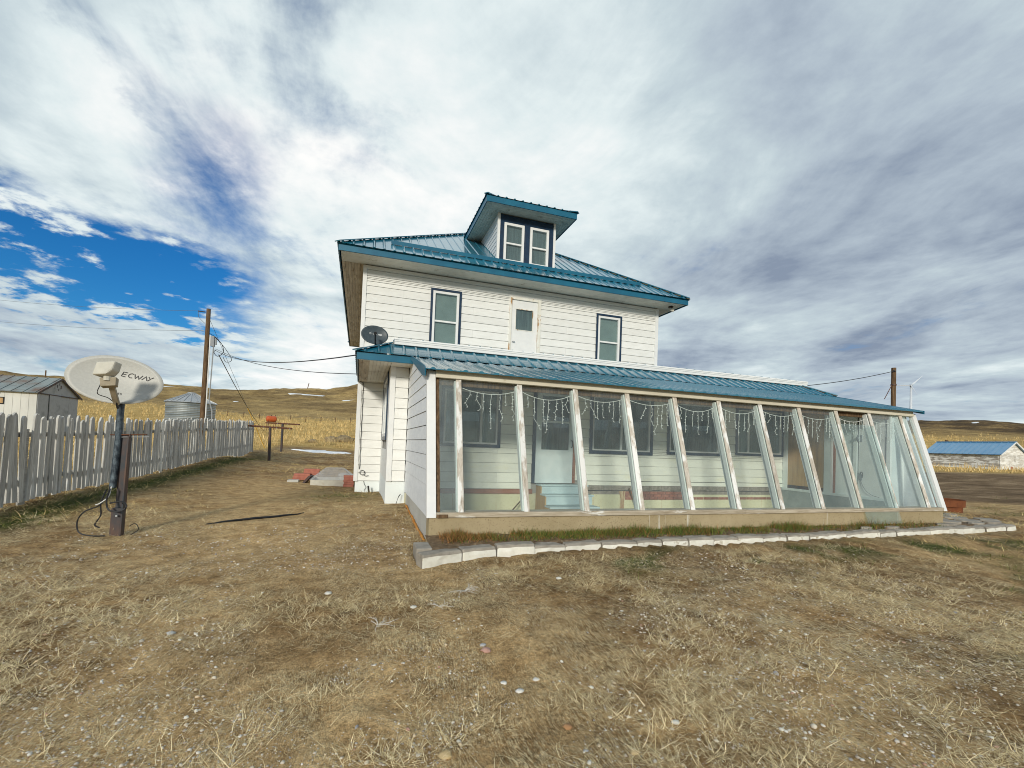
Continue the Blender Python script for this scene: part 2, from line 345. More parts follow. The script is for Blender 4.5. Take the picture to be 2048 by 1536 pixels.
M['step'] = mat_mix('pale_blue_step_paint', (.44, .56, .60), (.54, .66, .68), 4, (1, 1, 1), .6, c3=(.50, .36, .22), s3=4, t3=(.68, .78))
M['storm_door'] = mat_mix('pale_door_paint', (.66, .74, .76), (.76, .82, .83), 3, rough=.4, spec=.4)
M['plywood'] = mat_mix('bare_plywood', (.40, .25, .115), (.52, .35, .17), 4, (6, 6, .4), .7, .3, .7, c3=(.27, .18, .10), s3=1.2, t3=(.52, .75))
M['inner_panel'] = mat_mix('pale_interior_panel', (.62, .70, .71), (.74, .80, .80), 2, rough=.6, c3=(.46, .50, .50), s3=1.6, t3=(.58, .78))
M['ledge'] = mat_mix('grey_ledge', (.26, .30, .30), (.38, .42, .42), 3, rough=.7)
M['floor_in'] = mat_mix('sunroom_floor', (.46, .45, .41), (.60, .59, .54), 2, rough=.8)
M['galv'] = mat_mix('galvanised_steel', (.30, .32, .33), (.48, .50, .51), 7, (1, 1, .6), .42, .3, .7, spec=.6, metal=.35)
M['galv_dark'] = mat_mix('mottled_pipe_steel', (.022, .034, .048), (.13, .17, .20), 16, (1, 1, .7), .45, .42, .66, spec=.5, metal=.3)
M['rust'] = mat_mix('rusted_steel', (.075, .035, .024), (.17, .07, .036), 9, (1, 1, .6), .8, .3, .7, c3=(.05, .03, .025), s3=4, t3=(.55, .7), bump=.3)
M['rust_bright'] = mat_mix('orange_rusted_steel', (.13, .042, .018), (.22, .075, .026), 7, (1, 1, 1), .8, .3, .7, c3=(.09, .04, .025), s3=3, t3=(.56, .7), bump=.3)
M['steel_dark'] = mat_mix('dark_channel_steel', (.035, .042, .052), (.105, .058, .042), 6, (1, 1, .35), .6, .40, .62, spec=.4, bump=.2)
M['dish_grey'] = mat_mix('pale_grey_dish', (.45, .45, .42), (.50, .50, .465), 40, rough=.45)
M['dish_dark'] = mat_mix('dark_grey_dish', (.040, .058, .070), (.060, .080, .092), 20, rough=.4)
M['lnb'] = mat_mix('beige_plastic', (.52, .50, .43), (.60, .58, .50), 10, rough=.5)
M['arm'] = mat_mix('tan_arm_steel', (.28, .24, .17), (.40, .35, .26), 8, rough=.5)
M['print_black'] = mat_mix('black_print', (.012, .012, .014), (.02, .02, .022), 10, rough=.5)
M['print_white'] = mat_mix('white_print', (.66, .68, .68), (.74, .75, .75), 10, rough=.5)
M['cable'] = mat_mix('black_cable', (.012, .013, .015), (.03, .03, .032), 10, rough=.5)
M['wire_white'] = mat_mix('white_light_wire', (.74, .76, .74), (.82, .83, .80), 10, rough=.5)
M['wire_grey'] = mat_mix('grey_wire', (.10, .115, .13), (.16, .17, .18), 4, rough=.5)
M['snow'] = mat_mix('old_snow', (.76, .79, .83), (.86, .88, .90), 3, rough=.7, bump=.3, bdist=.03)
M['orange'] = mat_mix('orange_tank_paint', (.44, .085, .028), (.54, .13, .04), 5, rough=.4)
M['yellow_pl'] = mat_mix('yellow_plastic_guard', (.72, .42, .05), (.80, .50, .08), 5, rough=.5)
M['turbine'] = mat_mix('hazed_turbine_paint', (.58, .62, .67), (.64, .67, .71), .05, rough=.5)  # white paint greyed and blued: distance haze mixed into the colour
M['grey_box'] = mat_mix('grey_meter_box', (.20, .22, .25), (.30, .32, .34), 4, rough=.5)
M['stone_white'] = mat_mix('whitewashed_stone', (.64, .62, .54), (.82, .81, .74), 7, (1, 1, 1), .85, .3, .7, c3=(.38, .33, .24), s3=7, t3=(.58, .68), bump=.7, bdist=.012, var=.12)
M['stone_top'] = mat_mix('bare_grey_stone', (.24, .215, .18), (.38, .345, .29), 8, (1, 1, 1), .9, .3, .7, c3=(.22, .19, .15), s3=5, t3=(.6, .72), bump=.7, bdist=.012, var=.12)
M['lichen'] = mat_mix('rust_stained_edging', (.44, .17, .03), (.58, .28, .06), 18, rough=.9, bump=.6)
M['granary'] = mat_mix('peeling_granary_paint', (.66, .665, .63), (.56, .565, .535), 1.2, (1, 1, .3), .8, .35, .65, c3=(.16, .135, .11), s3=2.2, t3=(.63, .66), bump=.2)
M['granary_tin_shaded'] = mat_mix('shaded_grey_sheet', (.32, .34, .36), (.42, .44, .46), 1.2, rough=.6, c3=(.24, .26, .27), s3=1.2, t3=(.5, .65))  # gable cladding darkened to paint in the shade on that end
M['rusty_roof'] = mat_mix('rusting_tin_roof', (.19, .225, .225), (.28, .325, .32), 1.0, (1, 1, 1), .55, .3, .7, c3=(.17, .115, .085), s3=.55, t3=(.46, .62))
M['shed_wood'] = weathered('peeling_shed_boards', (.4, .4, 3), (.17, .15, .13), (.38, .35, .31), (.55, .52, .47), (.76, .76, .73), (.46, .54))
M['shed_white'] = weathered('sunlit_white_shed_boards', (.4, .4, 3), (.40, .37, .32), (.62, .60, .55), (.74, .73, .69), (.82, .82, .79), (.46, .56))  # gable boards whitened: sunlight on that end put into the colour

# ------------------------------------------------------------------ terrain (heights are relative to eye level)
#TERRAIN
def _hash(ix, iy, seed):
    n = (ix.astype(np.int64) * 374761393 + iy.astype(np.int64) * 668265263 + seed * 982451653) & 0x7fffffff
    n = (n ^ (n >> 13)) * 1274126177 & 0x7fffffff
    return ((n ^ (n >> 16)) & 0xffff) / 65535.0
def vnoise(x, y, seed=0):
    ix = np.floor(x); iy = np.floor(y); fx = x - ix; fy = y - iy; ix = ix.astype(np.int64); iy = iy.astype(np.int64)
    fx = fx * fx * (3 - 2 * fx); fy = fy * fy * (3 - 2 * fy)
    a = _hash(ix, iy, seed); b = _hash(ix + 1, iy, seed); c = _hash(ix, iy + 1, seed); d = _hash(ix + 1, iy + 1, seed)
    return (a + (b - a) * fx) * (1 - fy) + (c + (d - c) * fx) * fy
def fbm(x, y, oct=4, seed=0):
    t = 0; a = .5; s = 1.0
    for k in range(oct): t = t + a * (vnoise(x * s + 17.3 * k, y * s - 9.1 * k, seed + k) - .5); a *= .5; s *= 2.03
    return t
def sstep(v, a, b):
    t = np.clip((v - a) / (b - a), 0, 1); return t * t * (3 - 2 * t)
_CP = np.array([(0, 0, -1.5), (.7, 2, -1.5), (-1.4, 2.6, -1.49), (3.2, 1.4, -1.5), (6, 2, -1.49), (10, 3, -1.45), (.7, 4.9, -1.365), (2.2, 5.1, -1.31), (3.4, 5.3, -1.285), (6.2, 5.3, -1.275), (9, 5.3, -1.275), (11.5, 5.4, -1.285),
 (-2.85, 7.13, -1.31), (-1, 5, -1.40), (-5.05, 8.5, -1.26), (-5.05, 10.9, -1.16), (-5.05, 14.9, -1.05), (-5.05, 17.4, -.96), (-5.05, 21, -.86), (-5.05, 25.4, -.78), (.6, 9.2, -1.17), (.4, 7.4, -1.24), (-.2, 11.8, -1.25), (-.8, 13.4, -1.21), (-1.5, 18, -1.12),
 (-4, 24, -1.13), (-4.3, 29.4, -.88), (-2, 32.3, -.95), (-1.2, 41, -.25), (-7.8, 27.8, -.6), (-17.5, 42, -.55), (-20, 38, -.8), (-10, 12, -1.1), (-14, 20, -1.0), (-12, 5, -1.3), (-20, 0, -1.4), (11, 6.3, -1.18), (14.2, 7.4, -1.2), (13.5, 10, -1.2), (20, 12, -1.22), (28, 18, -1.1), (38, 22, -.75), (20, 4, -1.4), (30, 2, -1.35), (12, 24, -1.0), (8, 40, -.3), (25, 35, -.5), (0, -15, -1.7), (20, -15, -1.7), (-20, -15, -1.7), (40, -5, -1.4), (0, -42, -1.8), (40, -30, -1.7), (-40, -20, -1.5), (-42, 10, -1.0)], float)
def _rk(d): return np.sqrt(d * d + 4.0)
_K = _rk(np.hypot(_CP[:, None, 0] - _CP[None, :, 0], _CP[:, None, 1] - _CP[None, :, 1]))
_n = len(_CP); _A = np.zeros((_n + 1, _n + 1)); _A[:_n, :_n] = _K + np.eye(_n) * -.02; _A[:_n, _n] = 1; _A[_n, :_n] = 1
_W = np.linalg.solve(_A, np.append(_CP[:, 2], 0))
_AZ = np.array([-180, -90, -45, -30, -27.3, -22.4, -19, -15.9, -15, -11.2, -6.7, -3.84, -.74, 4.3, 20, 45, 59.8, 62.6, 66.4, 100, 180.])
_TS = np.array([.05, .06, .075, .0801, .0816, .0864, .0876, .0872, .0851, .0946, .1028, .1021, .1178, .130, .12, .08, .0673, .066, .0614, .05, .05])
_AG = np.array([-180, -40, -23.7, -20, -10.5, -1.2, 20, 60.6, 66.4, 180.]); _TG = np.array([.03, .04, .045, .050, .039, .043, .045, .046, .040, .03])
def H(x, y, micro=True):
    x = np.asarray(x, float); y = np.asarray(y, float); sh = x.shape; x = x.ravel(); y = y.ravel()
    r = np.hypot(x, y); az = np.degrees(np.arctan2(x, y))
    near = np.zeros_like(x); m = r < 75
    if m.any():
        out = np.empty(m.sum()); xm = x[m]; ym = y[m]
        for i in range(0, len(xm), 20000):
            d = np.hypot(xm[i:i + 20000, None] - _CP[None, :, 0], ym[i:i + 20000, None] - _CP[None, :, 1]); out[i:i + 20000] = _rk(d) @ _W[:-1] + _W[-1]
        near[m] = out
    T = np.interp(az, _AZ, _TS); G = np.interp(az, _AG, _TG)
    h45 = np.interp(az, [-180, -10, 10, 50, 80, 180], [-.5, -.4, -.3, -.8, -.8, -.5]); h75 = np.interp(az, [-180, -40, -12, 0, 30, 48, 70, 100, 180], [.5, .8, 1.0, 1.4, 1.2, -.35, -.35, .2, .5]); h130 = G * 130; h220 = (G * .45 + T * .55) * 220 * .98; hr = T * 380
    rr = np.stack([np.full_like(r, 40), np.full_like(r, 75), np.full_like(r, 130), np.full_like(r, 220), np.full_like(r, 380), np.full_like(r, 900), np.full_like(r, 6000)], 1)
    hh = np.stack([h45, h75, h130, h220, hr, hr * .92, hr * 1.3], 1)
    far = np.zeros_like(r)
    for k in range(6):
        mk = (r >= rr[:, k]) & (r < rr[:, k + 1]); t = (r[mk] - rr[mk, k]) / (rr[mk, k + 1] - rr[mk, k]); far[mk] = hh[mk, k] + (hh[mk, k + 1] - hh[mk, k]) * t
    far[r < 40] = h45[r < 40]; far[r >= 6000] = hh[r >= 6000, 6]
    wr = np.clip((r - 60) / 300, 0, 1) * np.clip((1500 - r) / 1200, .2, 1)
    far = far + fbm(x / 60, y / 60, 5, 3) * 9.0 * wr - np.abs(fbm(x / 38, y / 38, 4, 13)) * 14.0 * wr * sstep(r, 120, 220) + fbm(x / 14, y / 14, 3, 8) * 1.2 * np.clip((r - 50) / 100, 0, 1)
    b = sstep(r, 34, 58); z = near * (1 - b) + far * b
    if micro:
        amp = np.clip(1.4 - r / 40, .25, 1)
        z = z + amp * (fbm(x * 1.1, y * 1.1, 3, 21) * .075 + fbm(x * 5, y * 5, 3, 31) * .045) * np.where(r < 60, 1, 0)
    return z.reshape(sh)
def h1(x, y): return float(H(np.array([x]), np.array([y]))[0])
#END
def on_building(x, y, pad=0.0):
    a = (x > .86 - pad) & (x < 10.98 + pad) & (y > 5.9 - pad) & (y < 9.2 + pad)
    b = (x > .47 - pad) & (x < 10.9 + pad) & (y > 9.05 - pad) & (y < 11.9)
    c = (x > -.1 - pad) & (x < 8.45 + pad) & (y > 11.78 - pad) & (y < 21.9 + pad)
    return a | b | c
def bed_mask(x, y): return (x > .66) & (x < 12.8) & (y > 5.0) & (y < 5.95)
# land-cover weights, 0..1, shared by the ground's colours and by what grows on it
def cover(x, y):
    r = np.hypot(x, y); n = fbm(x * .9, y * .9, 4, 41) + .0; n2 = fbm(x * .25, y * .25, 4, 51)
    bare = sstep(n2 * 1.2 + n * .7, -.02, .22)
    path = np.exp(-((x + 1.4 + .12 * (y - 8) + .5 * fbm(y * .3, x * .3, 2, 5)) / 1.5) ** 2) * sstep(y, 4.2, 6.5) * (1 - sstep(y, 12, 17))
    spot = np.exp(-(((x - .75) / .95) ** 2 + ((y - 2.65) / .80) ** 2)) * .85 + np.exp(-(((x - 2.7) / .9) ** 2 + ((y - 2.1) / .55) ** 2)) * .6 + np.exp(-(((x + .9) / .8) ** 2 + ((y - 2.6) / .5) ** 2)) * .45
    bare = np.clip(np.maximum(np.maximum(bare * .65, path * .9), spot * (.7 + 1.2 * n)), 0, 1)
    # green: along the fence (dark strip that also paints the fence's cast shadow), below the house front, in patches to the right
    gf = np.exp(-((x + 4.45) / .42) ** 2) * sstep(y, 6.5, 8) * (1 - sstep(y, 22, 27))
    gh = np.exp(-((y - 4.75) / .38) ** 2) * sstep(x, 1.5, 2.4) * (1 - sstep(x, 12, 15)) * sstep(fbm(x * 1.3, y * 1.3, 3, 61), .03, .14)
    gr = sstep(fbm(x * .8, y * 1.6, 3, 71), .08, .22) * sstep(x, 3.0, 6.5) * (r < 30) * .45
    dk = np.exp(-(((x - .35) / 1.25) ** 2 + ((y - 4.05) / .75) ** 2)); bare = bare * (1 - dk)
    gs = np.exp(-(((x + .2) / .9) ** 2 + ((y - 10.6) / 1.1) ** 2)) * .55
    green = np.clip(gf + gh + gr + gs, 0, 1)
    # tall straw fields
    left = sstep(-5.4 - x, -.2, .5) * sstep(y, 2, 5)
    back = sstep(y + .35 * x + 3 * fbm(x * .1, y * .1, 3, 81), 33.0, 36.5) * (x < 16)
    az = np.degrees(np.arctan2(x, y)); right = sstep(y + .15 * x + 2.5 * fbm(x * .12, y * .12, 3, 83), 27.5, 30) * sstep(x, 14, 20)
    gold = np.clip(np.maximum(np.maximum(left, back), right), 0, 1) * (1 - sstep(r + 30 * fbm(x * .03, y * .03, 3, 91), 120, 170))
    drive = sstep(.5 * x + y + 1.2 * fbm(x * .2, y * .2, 3, 95), 18.2, 19.8) * (1 - sstep(.22 * x + y + 1.2 * fbm(x * .25, y * .25, 3, 97), 29.2, 31.2)) * sstep(x, 11.5, 13)
    hill = sstep(r + 25 * fbm(x * .03, y * .03, 3, 99), 110, 150)
    scrub = sstep(az, 38, 50) * sstep(r + 60 * fbm(x * .025, y * .025, 4, 105), 165, 205)
    return bare, green, gold, drive, hill, scrub

GRID = {}
def hmesh(x, y):
    """height of the built ground sheet itself (between its vertices), for things laid on it far away."""
    x = np.asarray(x, float); y = np.asarray(y, float); az = np.arctan2(x, y); a, r, Z = GRID['az'], GRID['r'], GRID['Z']; az = np.where(az < a[0], az + 2 * math.pi, az); rr_ = np.hypot(x, y)
    i = np.clip(np.searchsorted(r, rr_) - 1, 0, len(r) - 2); j = np.clip(np.searchsorted(a, az) - 1, 0, len(a) - 2)
    t = (rr_ - r[i]) / (r[i + 1] - r[i]); s = (az - a[j]) / (a[j + 1] - a[j])
    return (Z[i, j] * (1 - s) + Z[i, j + 1] * s) * (1 - t) + (Z[i + 1, j] * (1 - s) + Z[i + 1, j + 1] * s) * t
def build_ground():
    azs = np.concatenate([np.arange(-44, 82, .26), np.arange(82, 316, 3.0)]); azs = np.radians(azs)
    rs = np.concatenate([[.05], np.geomspace(.5, 60, 230), np.geomspace(61, 420, 110), np.geomspace(440, 6500, 30)])
    A, Rr = np.meshgrid(azs, rs); X = Rr * np.sin(A); Y = Rr * np.cos(A); Z = H(X, Y)
    dip = ((X > .97) & (X < 10.86) & (Y > 6.03) & (Y < 11.9)) | ((X > .02) & (X < 8.3) & (Y > 11.9) & (Y < 21.7)); Z = np.where(dip, Z - .9, Z)
    bd = bed_mask(X, Y) & (Y > 5.35); Z = np.where(bd, Z - .05, Z)
    na, nr = len(azs), len(rs); GRID.update(az=azs, r=rs, Z=Z)
    V = np.stack([X, Y, Z], 2).reshape(-1, 3)
    i, j = np.meshgrid(np.arange(nr - 1), np.arange(na), indexing='ij'); jn = (j + 1) % na
    F = np.stack([i * na + j, i * na + jn, (i + 1) * na + jn, (i + 1) * na + j], 2).reshape(-1, 4)
    me = bpy.data.meshes.new('ground'); fast_mesh(me, V, F)
    bare, green, gold, drive, hill, scrub = cover(V[:, 0], V[:, 1])
    for nm, (a, b, c) in (('cover_a', (bare, green, gold)), ('cover_b', (drive, hill, scrub))):
        at = me.color_attributes.new(nm, 'FLOAT_COLOR', 'POINT'); at.data.foreach_set('color', np.stack([a, b, c, np.ones_like(a)], 1).astype(np.float32).ravel())
    me.polygons.foreach_set('use_smooth', np.ones(len(F), bool))
    me.materials.append(ground_mat()); o = link('ground', me); tag(o, kind='structure'); return o
def fast_mesh(me, V, F):
    k = F.shape[1]; me.vertices.add(len(V)); me.vertices.foreach_set('co', np.ascontiguousarray(V, np.float32).ravel())
    me.loops.add(F.size); me.loops.foreach_set('vertex_index', F.astype(np.int32).ravel())
    me.polygons.add(len(F)); me.polygons.foreach_set('loop_start', np.arange(0, F.size, k, dtype=np.int32))
    me.update(calc_edges=True)
def ground_mat():
    m, nt, bs = nodemat('yard_soil'); N = nt.nodes; L = nt.links
    def attr(n):
        a = N.new('ShaderNodeAttribute'); a.attribute_name = n; s = N.new('ShaderNodeSeparateColor'); L.new(a.outputs['Color'], s.inputs[0]); return s.outputs
    ca, cb = attr('cover_a'), attr('cover_b')
    big = _tex(nt, 'ShaderNodeTexNoise', (1, 1, 1), .55, 6, .6); mid = _tex(nt, 'ShaderNodeTexNoise', (1, 1, 1), 5, 8, .68); fine = _tex(nt, 'ShaderNodeTexNoise', (1, 1, 1), 38, 5, .7)
    soil = ramp_of(nt, mid.outputs['Fac'], [(.28, (0.099, 0.056, 0.023)), (.43, (0.226, 0.137, 0.060)), (.56, (0.389, 0.252, 0.117)), (.74, (0.603, 0.431, 0.221))])
    dark = ramp_of(nt, mid.outputs['Fac'], [(.30, (0.070, 0.038, 0.015)), (.47, (0.168, 0.096, 0.040)), (.68, (0.348, 0.222, 0.101))])
    bigf = ramp_of(nt, big.outputs['Fac'], [(.44, (0, 0, 0)), (.55, (1, 1, 1))])
    c = mixn(nt, bigf, soil, dark)
    tan = ramp_of(nt, mid.outputs['Fac'], [(.3, (0.313, 0.199, 0.090)), (.5, (0.534, 0.370, 0.182)), (.72, (0.731, 0.543, 0.293))])
    c = mixn(nt, ca[0], c, tan)
    # dry thatch: crossing pale straws lying in every direction, thicker in patches
    patch = _tex(nt, 'ShaderNodeTexNoise', (1, 1, 1), 1.7, 5, .62); pf = ramp_of(nt, patch.outputs['Fac'], [(.42, (.08, .08, .08)), (.58, (1, 1, 1))]); th = None
    for q, (ang_, sc_) in enumerate(((.3, 1.0), (1.35, .9), (2.4, 1.1), (2.0, .7))):
        geo = N.new('ShaderNodeNewGeometry'); wv = N.new('ShaderNodeVectorMath'); wv.operation = 'MULTIPLY_ADD'; L.new(big.outputs['Color'], wv.inputs[0]); wv.inputs[1].default_value = (.35, .35, 0); L.new(geo.outputs['Position'], wv.inputs[2])
        mp = N.new('ShaderNodeMapping'); mp.inputs['Rotation'].default_value = (0, 0, ang_); mp.inputs['Scale'].default_value = (150 * sc_, 17 * sc_, 17); L.new(wv.outputs[0], mp.inputs['Vector'])
        nz = N.new('ShaderNodeTexNoise'); nz.inputs['Scale'].default_value = 1; nz.inputs['Detail'].default_value = 2; nz.inputs['Roughness'].default_value = .5; L.new(mp.outputs[0], nz.inputs['Vector'])
        r_ = ramp_of(nt, nz.outputs['Fac'], [(.57, (0, 0, 0)), (.63, (1, 1, 1))]); th = r_ if th is None else mixn(nt, 1.0, th, r_, 'LIGHTEN')
    tf = mixn(nt, 1.0, th, pf, 'MULTIPLY'); tf = mixn(nt, 1.0, tf, ramp_of(nt, big.outputs['Fac'], [(.44, (1, 1, 1)), (.60, (.40, .40, .40))]), 'MULTIPLY')
    inv = N.new('ShaderNodeMapRange'); L.new(ca[0], inv.inputs[0]); inv.inputs[3].default_value = 1.0; inv.inputs[4].default_value = .22; cv = N.new('ShaderNodeCombineColor'); [L.new(inv.outputs[0], cv.inputs[i_]) for i_ in range(3)]; tf = mixn(nt, 1.0, tf, cv.outputs[0], 'MULTIPLY')
    c = mixn(nt, tf, c, (.83, .685, .415))
    # pale grit
    vo = _tex(nt, 'ShaderNodeTexVoronoi', (1, 1, 1), 62); gf = ramp_of(nt, vo.outputs['Distance'], [(.16, (1, 1, 1)), (.24, (0, 0, 0))])
    gate = ramp_of(nt, fine.outputs['Fac'], [(.50, (0, 0, 0)), (.58, (1, 1, 1))]); gm = mixn(nt, 1.0, gf, gate, 'MULTIPLY')
    c = mixn(nt, gm, c, (.68, .63, .54))
    gr = ramp_of(nt, mid.outputs['Fac'], [(.3, (.030, .042, .010)), (.7, (.085, .105, .028))]); c = mixn(nt, ca[1], c, gr)
    gd = _tex(nt, 'ShaderNodeTexNoise', (1, 1, 1), .9, 7, .7)
    go = ramp_of(nt, gd.outputs['Fac'], [(.30, (.30, .19, .06)), (.5, (.54, .37, .13)), (.72, (.72, .54, .24))]); c = mixn(nt, ca[2], c, go)
    dm = _tex(nt, 'ShaderNodeTexNoise', (.25, 1, 1), 1.2, 7, .7)
    dr = ramp_of(nt, dm.outputs['Fac'], [(.32, (.105, .068, .038)), (.52, (.225, .155, .09)), (.70, (.45, .335, .21))]); c = mixn(nt, cb[0], c, dr)
    hn = _tex(nt, 'ShaderNodeTexNoise', (1, 1, 1), .045, 9, .72); hs = _tex(nt, 'ShaderNodeTexNoise', (.5, .5, 3), .12, 8, .7)
    hc = ramp_of(nt, hn.outputs['Fac'], [(.30, (.16, .105, .048)), (.44, (.33, .23, .10)), (.58, (.48, .345, .15)), (.72, (.66, .49, .22))])
    h2 = ramp_of(nt, hs.outputs['Fac'], [(.3, (.45, .43, .40)), (.7, (1.2, 1.2, 1.2))]); hc = mixn(nt, .85, hc, h2, 'MULTIPLY')
    sp = _tex(nt, 'ShaderNodeTexNoise', (1, 1, 1), .55, 6, .75); h3 = ramp_of(nt, sp.outputs['Fac'], [(.34, (.42, .40, .36)), (.52, (1, 1, 1)), (.70, (1.3, 1.25, 1.1))]); hc = mixn(nt, .75, hc, h3, 'MULTIPLY')
    sn = _tex(nt, 'ShaderNodeTexNoise', (1, 1, 1), .11, 8, .75); scb = ramp_of(nt, sn.outputs['Fac'], [(.36, (.055, .038, .022)), (.50, (.12, .082, .042)), (.60, (.26, .18, .08)), (.70, (.45, .33, .16))]); hc = mixn(nt, cb[2], hc, scb)
    c = mixn(nt, cb[1], c, hc)
    f1 = ramp_of(nt, fine.outputs['Fac'], [(.32, (.42, .40, .37)), (.50, (1, 1, 1)), (.68, (1.35, 1.33, 1.28))]); c = mixn(nt, .85, c, f1, 'MULTIPLY')  # multiplied grain paints small shadows between the straws into the colour
    fn2 = _tex(nt, 'ShaderNodeTexNoise', (1, 1, 1), 120, 3, .7); f4 = ramp_of(nt, fn2.outputs['Fac'], [(.36, (.55, .53, .50)), (.64, (1.3, 1.28, 1.24))]); c = mixn(nt, .8, c, f4, 'MULTIPLY')  # finer layer of the same painted micro shadows
    L.new(c, bs.inputs['Base Color']); bs.inputs['Roughness'].default_value = .95; bs.inputs['Specular IOR Level'].default_value = .1
    ad = N.new('ShaderNodeMath'); ad.operation = 'MULTIPLY_ADD'; L.new(tf, ad.inputs[0]); ad.inputs[1].default_value = .35; L.new(mid.outputs['Fac'], ad.inputs[2])
    bumpn(nt, bs, ad.outputs[0], .9, .03)
    return m
build_ground()

# ------------------------------------------------------------------ what grows and lies on the ground
def vcol_mat(name, rough=.8, trans=0):
    m, nt, bs = nodemat(name); a = nt.nodes.new('ShaderNodeAttribute'); a.attribute_name = 'col'
    nt.links.new(a.outputs['Color'], bs.inputs['Base Color']); bs.inputs['Roughness'].default_value = rough; bs.inputs['Specular IOR Level'].default_value = .2
    return m
M['straw'] = vcol_mat('dry_grass_blades'); M['green_blades'] = vcol_mat('green_grass_blades'); M['pebbles'] = vcol_mat('mixed_pebbles', .85)
def blades(name, px, py, pz, hgt, wid, ang, lean, curl, col, mat, label, cat='grass', seg=3, bendsd=.9):
    """px..: root positions; each blade is a tapering strip that leans and curls over."""
    n = len(px); k = seg + 1
    t = np.linspace(0, 1, k)[None, :]; dx = np.cos(ang)[:, None]; dy = np.sin(ang)[:, None]
    bend = rng.normal(0, bendsd, n)[:, None] * t; dx = np.cos(ang[:, None] + bend); dy = np.sin(ang[:, None] + bend)
    phi = lean[:, None] + curl[:, None] * t                     # angle from vertical
    ds = (hgt / seg)[:, None]
    sx_ = np.concatenate([np.zeros((n, 1)), np.cumsum(np.sin(phi[:, 1:]) * ds * dx[:, 1:], 1)], 1); sy_ = np.concatenate([np.zeros((n, 1)), np.cumsum(np.sin(phi[:, 1:]) * ds * dy[:, 1:], 1)], 1); upz = np.concatenate([np.zeros((n, 1)), np.cumsum(np.cos(phi[:, 1:]) * ds, 1)], 1)
    upz = np.maximum(upz, -.0) + .0
    cx = px[:, None] + sx_; cy = py[:, None] + sy_; cz = pz[:, None] + upz
    tw = ang + math.pi / 2 + rng.normal(0, .9, n); w = wid[:, None] * (1 - .82 * t) / 2
    ox = np.cos(tw)[:, None] * w; oy = np.sin(tw)[:, None] * w
    V = np.empty((n, k, 2, 3), np.float32)
    V[:, :, 0, 0] = cx - ox; V[:, :, 0, 1] = cy - oy; V[:, :, 1, 0] = cx + ox; V[:, :, 1, 1] = cy + oy; V[:, :, 0, 2] = cz; V[:, :, 1, 2] = cz
    base = (np.arange(n) * k * 2)[:, None] + np.arange(seg)[None, :] * 2
    F = np.stack([base, base + 1, base + 3, base + 2], 2).reshape(-1, 4)
    me = bpy.data.meshes.new(name); fast_mesh(me, V.reshape(-1, 3), F)
    at = me.color_attributes.new('col', 'FLOAT_COLOR', 'POINT')
    C = np.ones((n, k * 2, 4), np.float32); C[:, :, :3] = col[:, None, :]; at.data.foreach_set('color', C.ravel())
    me.materials.append(mat); o = link(name, me); tag(o, label, cat, kind='stuff'); return o
def polar_pts(n, r0, r1, a0=-42, a1=80, p=1.0):
    u = rng.random(n); r = (r0 ** p + (r1 ** p - r0 ** p) * u) ** (1 / p); a = np.radians(rng.uniform(a0, a1, n)); return r * np.sin(a), r * np.cos(a)
def straw_cols(n, lo=(.36, .27, .15), hi=(.66, .55, .36)):
    t = rng.random((n, 1)) ** 1.1; c = np.array(lo) * (1 - t) + np.array(hi) * t; return c * rng.uniform(.85, 1.12, (n, 1))
def tufts(nt_, per, r0, r1, hmul, wmul, name, label, keep, spread, p=1.0, lean=(.35, 1.25), curl=(0, 1.5), lo=(.36, .27, .15), hi=(.66, .55, .36), mat='straw', hr=(.05, .14), wr=(.002, .0042), a0=-42, a1=80, seg=3):
    x, y = polar_pts(nt_, r0, r1, a0, a1, p); m = keep(x, y) & ~on_building(x, y, .03) & ~((bed_mask(x, y)) & (y > 5.05)); x, y = x[m], y[m]
    k = len(x); X = np.repeat(x, per); Y = np.repeat(y, per); n = len(X); sz = np.repeat(rng.uniform(.5, 1.35, k), per)
    rr_ = np.abs(rng.normal(0, 1, n)) * spread * sz; aa = rng.uniform(0, 2 * math.pi, n); X = X + rr_ * np.cos(aa); Y = Y + rr_ * np.sin(aa)
    ok = ~on_building(X, Y, .0); X, Y, aa, sz = X[ok], Y[ok], aa[ok], sz[ok]; n = len(X)
    Z = H(X, Y) - .006; wind = .9
    ang = aa + rng.normal(0, .7, n)
    L_ = rng.uniform(*lean, n); hg = rng.uniform(*hr, n) * hmul * sz; wd = rng.uniform(*wr, n) * wmul
    return blades(name, X, Y, Z, hg, wd, ang, L_, rng.uniform(*curl, n), straw_cols(n, lo, hi), M[mat], label, seg=seg)
def noisekeep(seed, lo, hi, f=.9, extra=None):
    def k(x, y):
        b, g, go, dr, hi_, sc_ = cover(x, y); p = sstep(fbm(x * f, y * f, 3, seed), lo, hi) * (1 - np.clip(1.15 * b, 0, .96)) * (1 - go) * (1 - dr)
        if extra is not None: p = p * extra(x, y)
        return rng.random(len(x)) < p
    return k
tufts(12500, 27, 1.5, 9.5, 1.0, 1.0, 'dry_grass', 'pale curly dry grass tufts on the bare yard in the foreground', noisekeep(101, -.08, .10, 1.2), .045, 1.2, (.75, 1.45), (-.3, 1.1), (.50, .385, .19), (.98, .85, .55), hr=(.04, .13), wr=(.0026, .0050))
tufts(52000, 5, 1.5, 12, .8, 1.0, 'dry_stubble', 'short flattened dry stubble over the near yard soil', noisekeep(111, -.30, .05), .06, 1.25, (1.1, 1.52), (-.1, .3), (.40, .30, .145), (.92, .77, .48), hr=(.04, .13), wr=(.0024, .0046), seg=2)
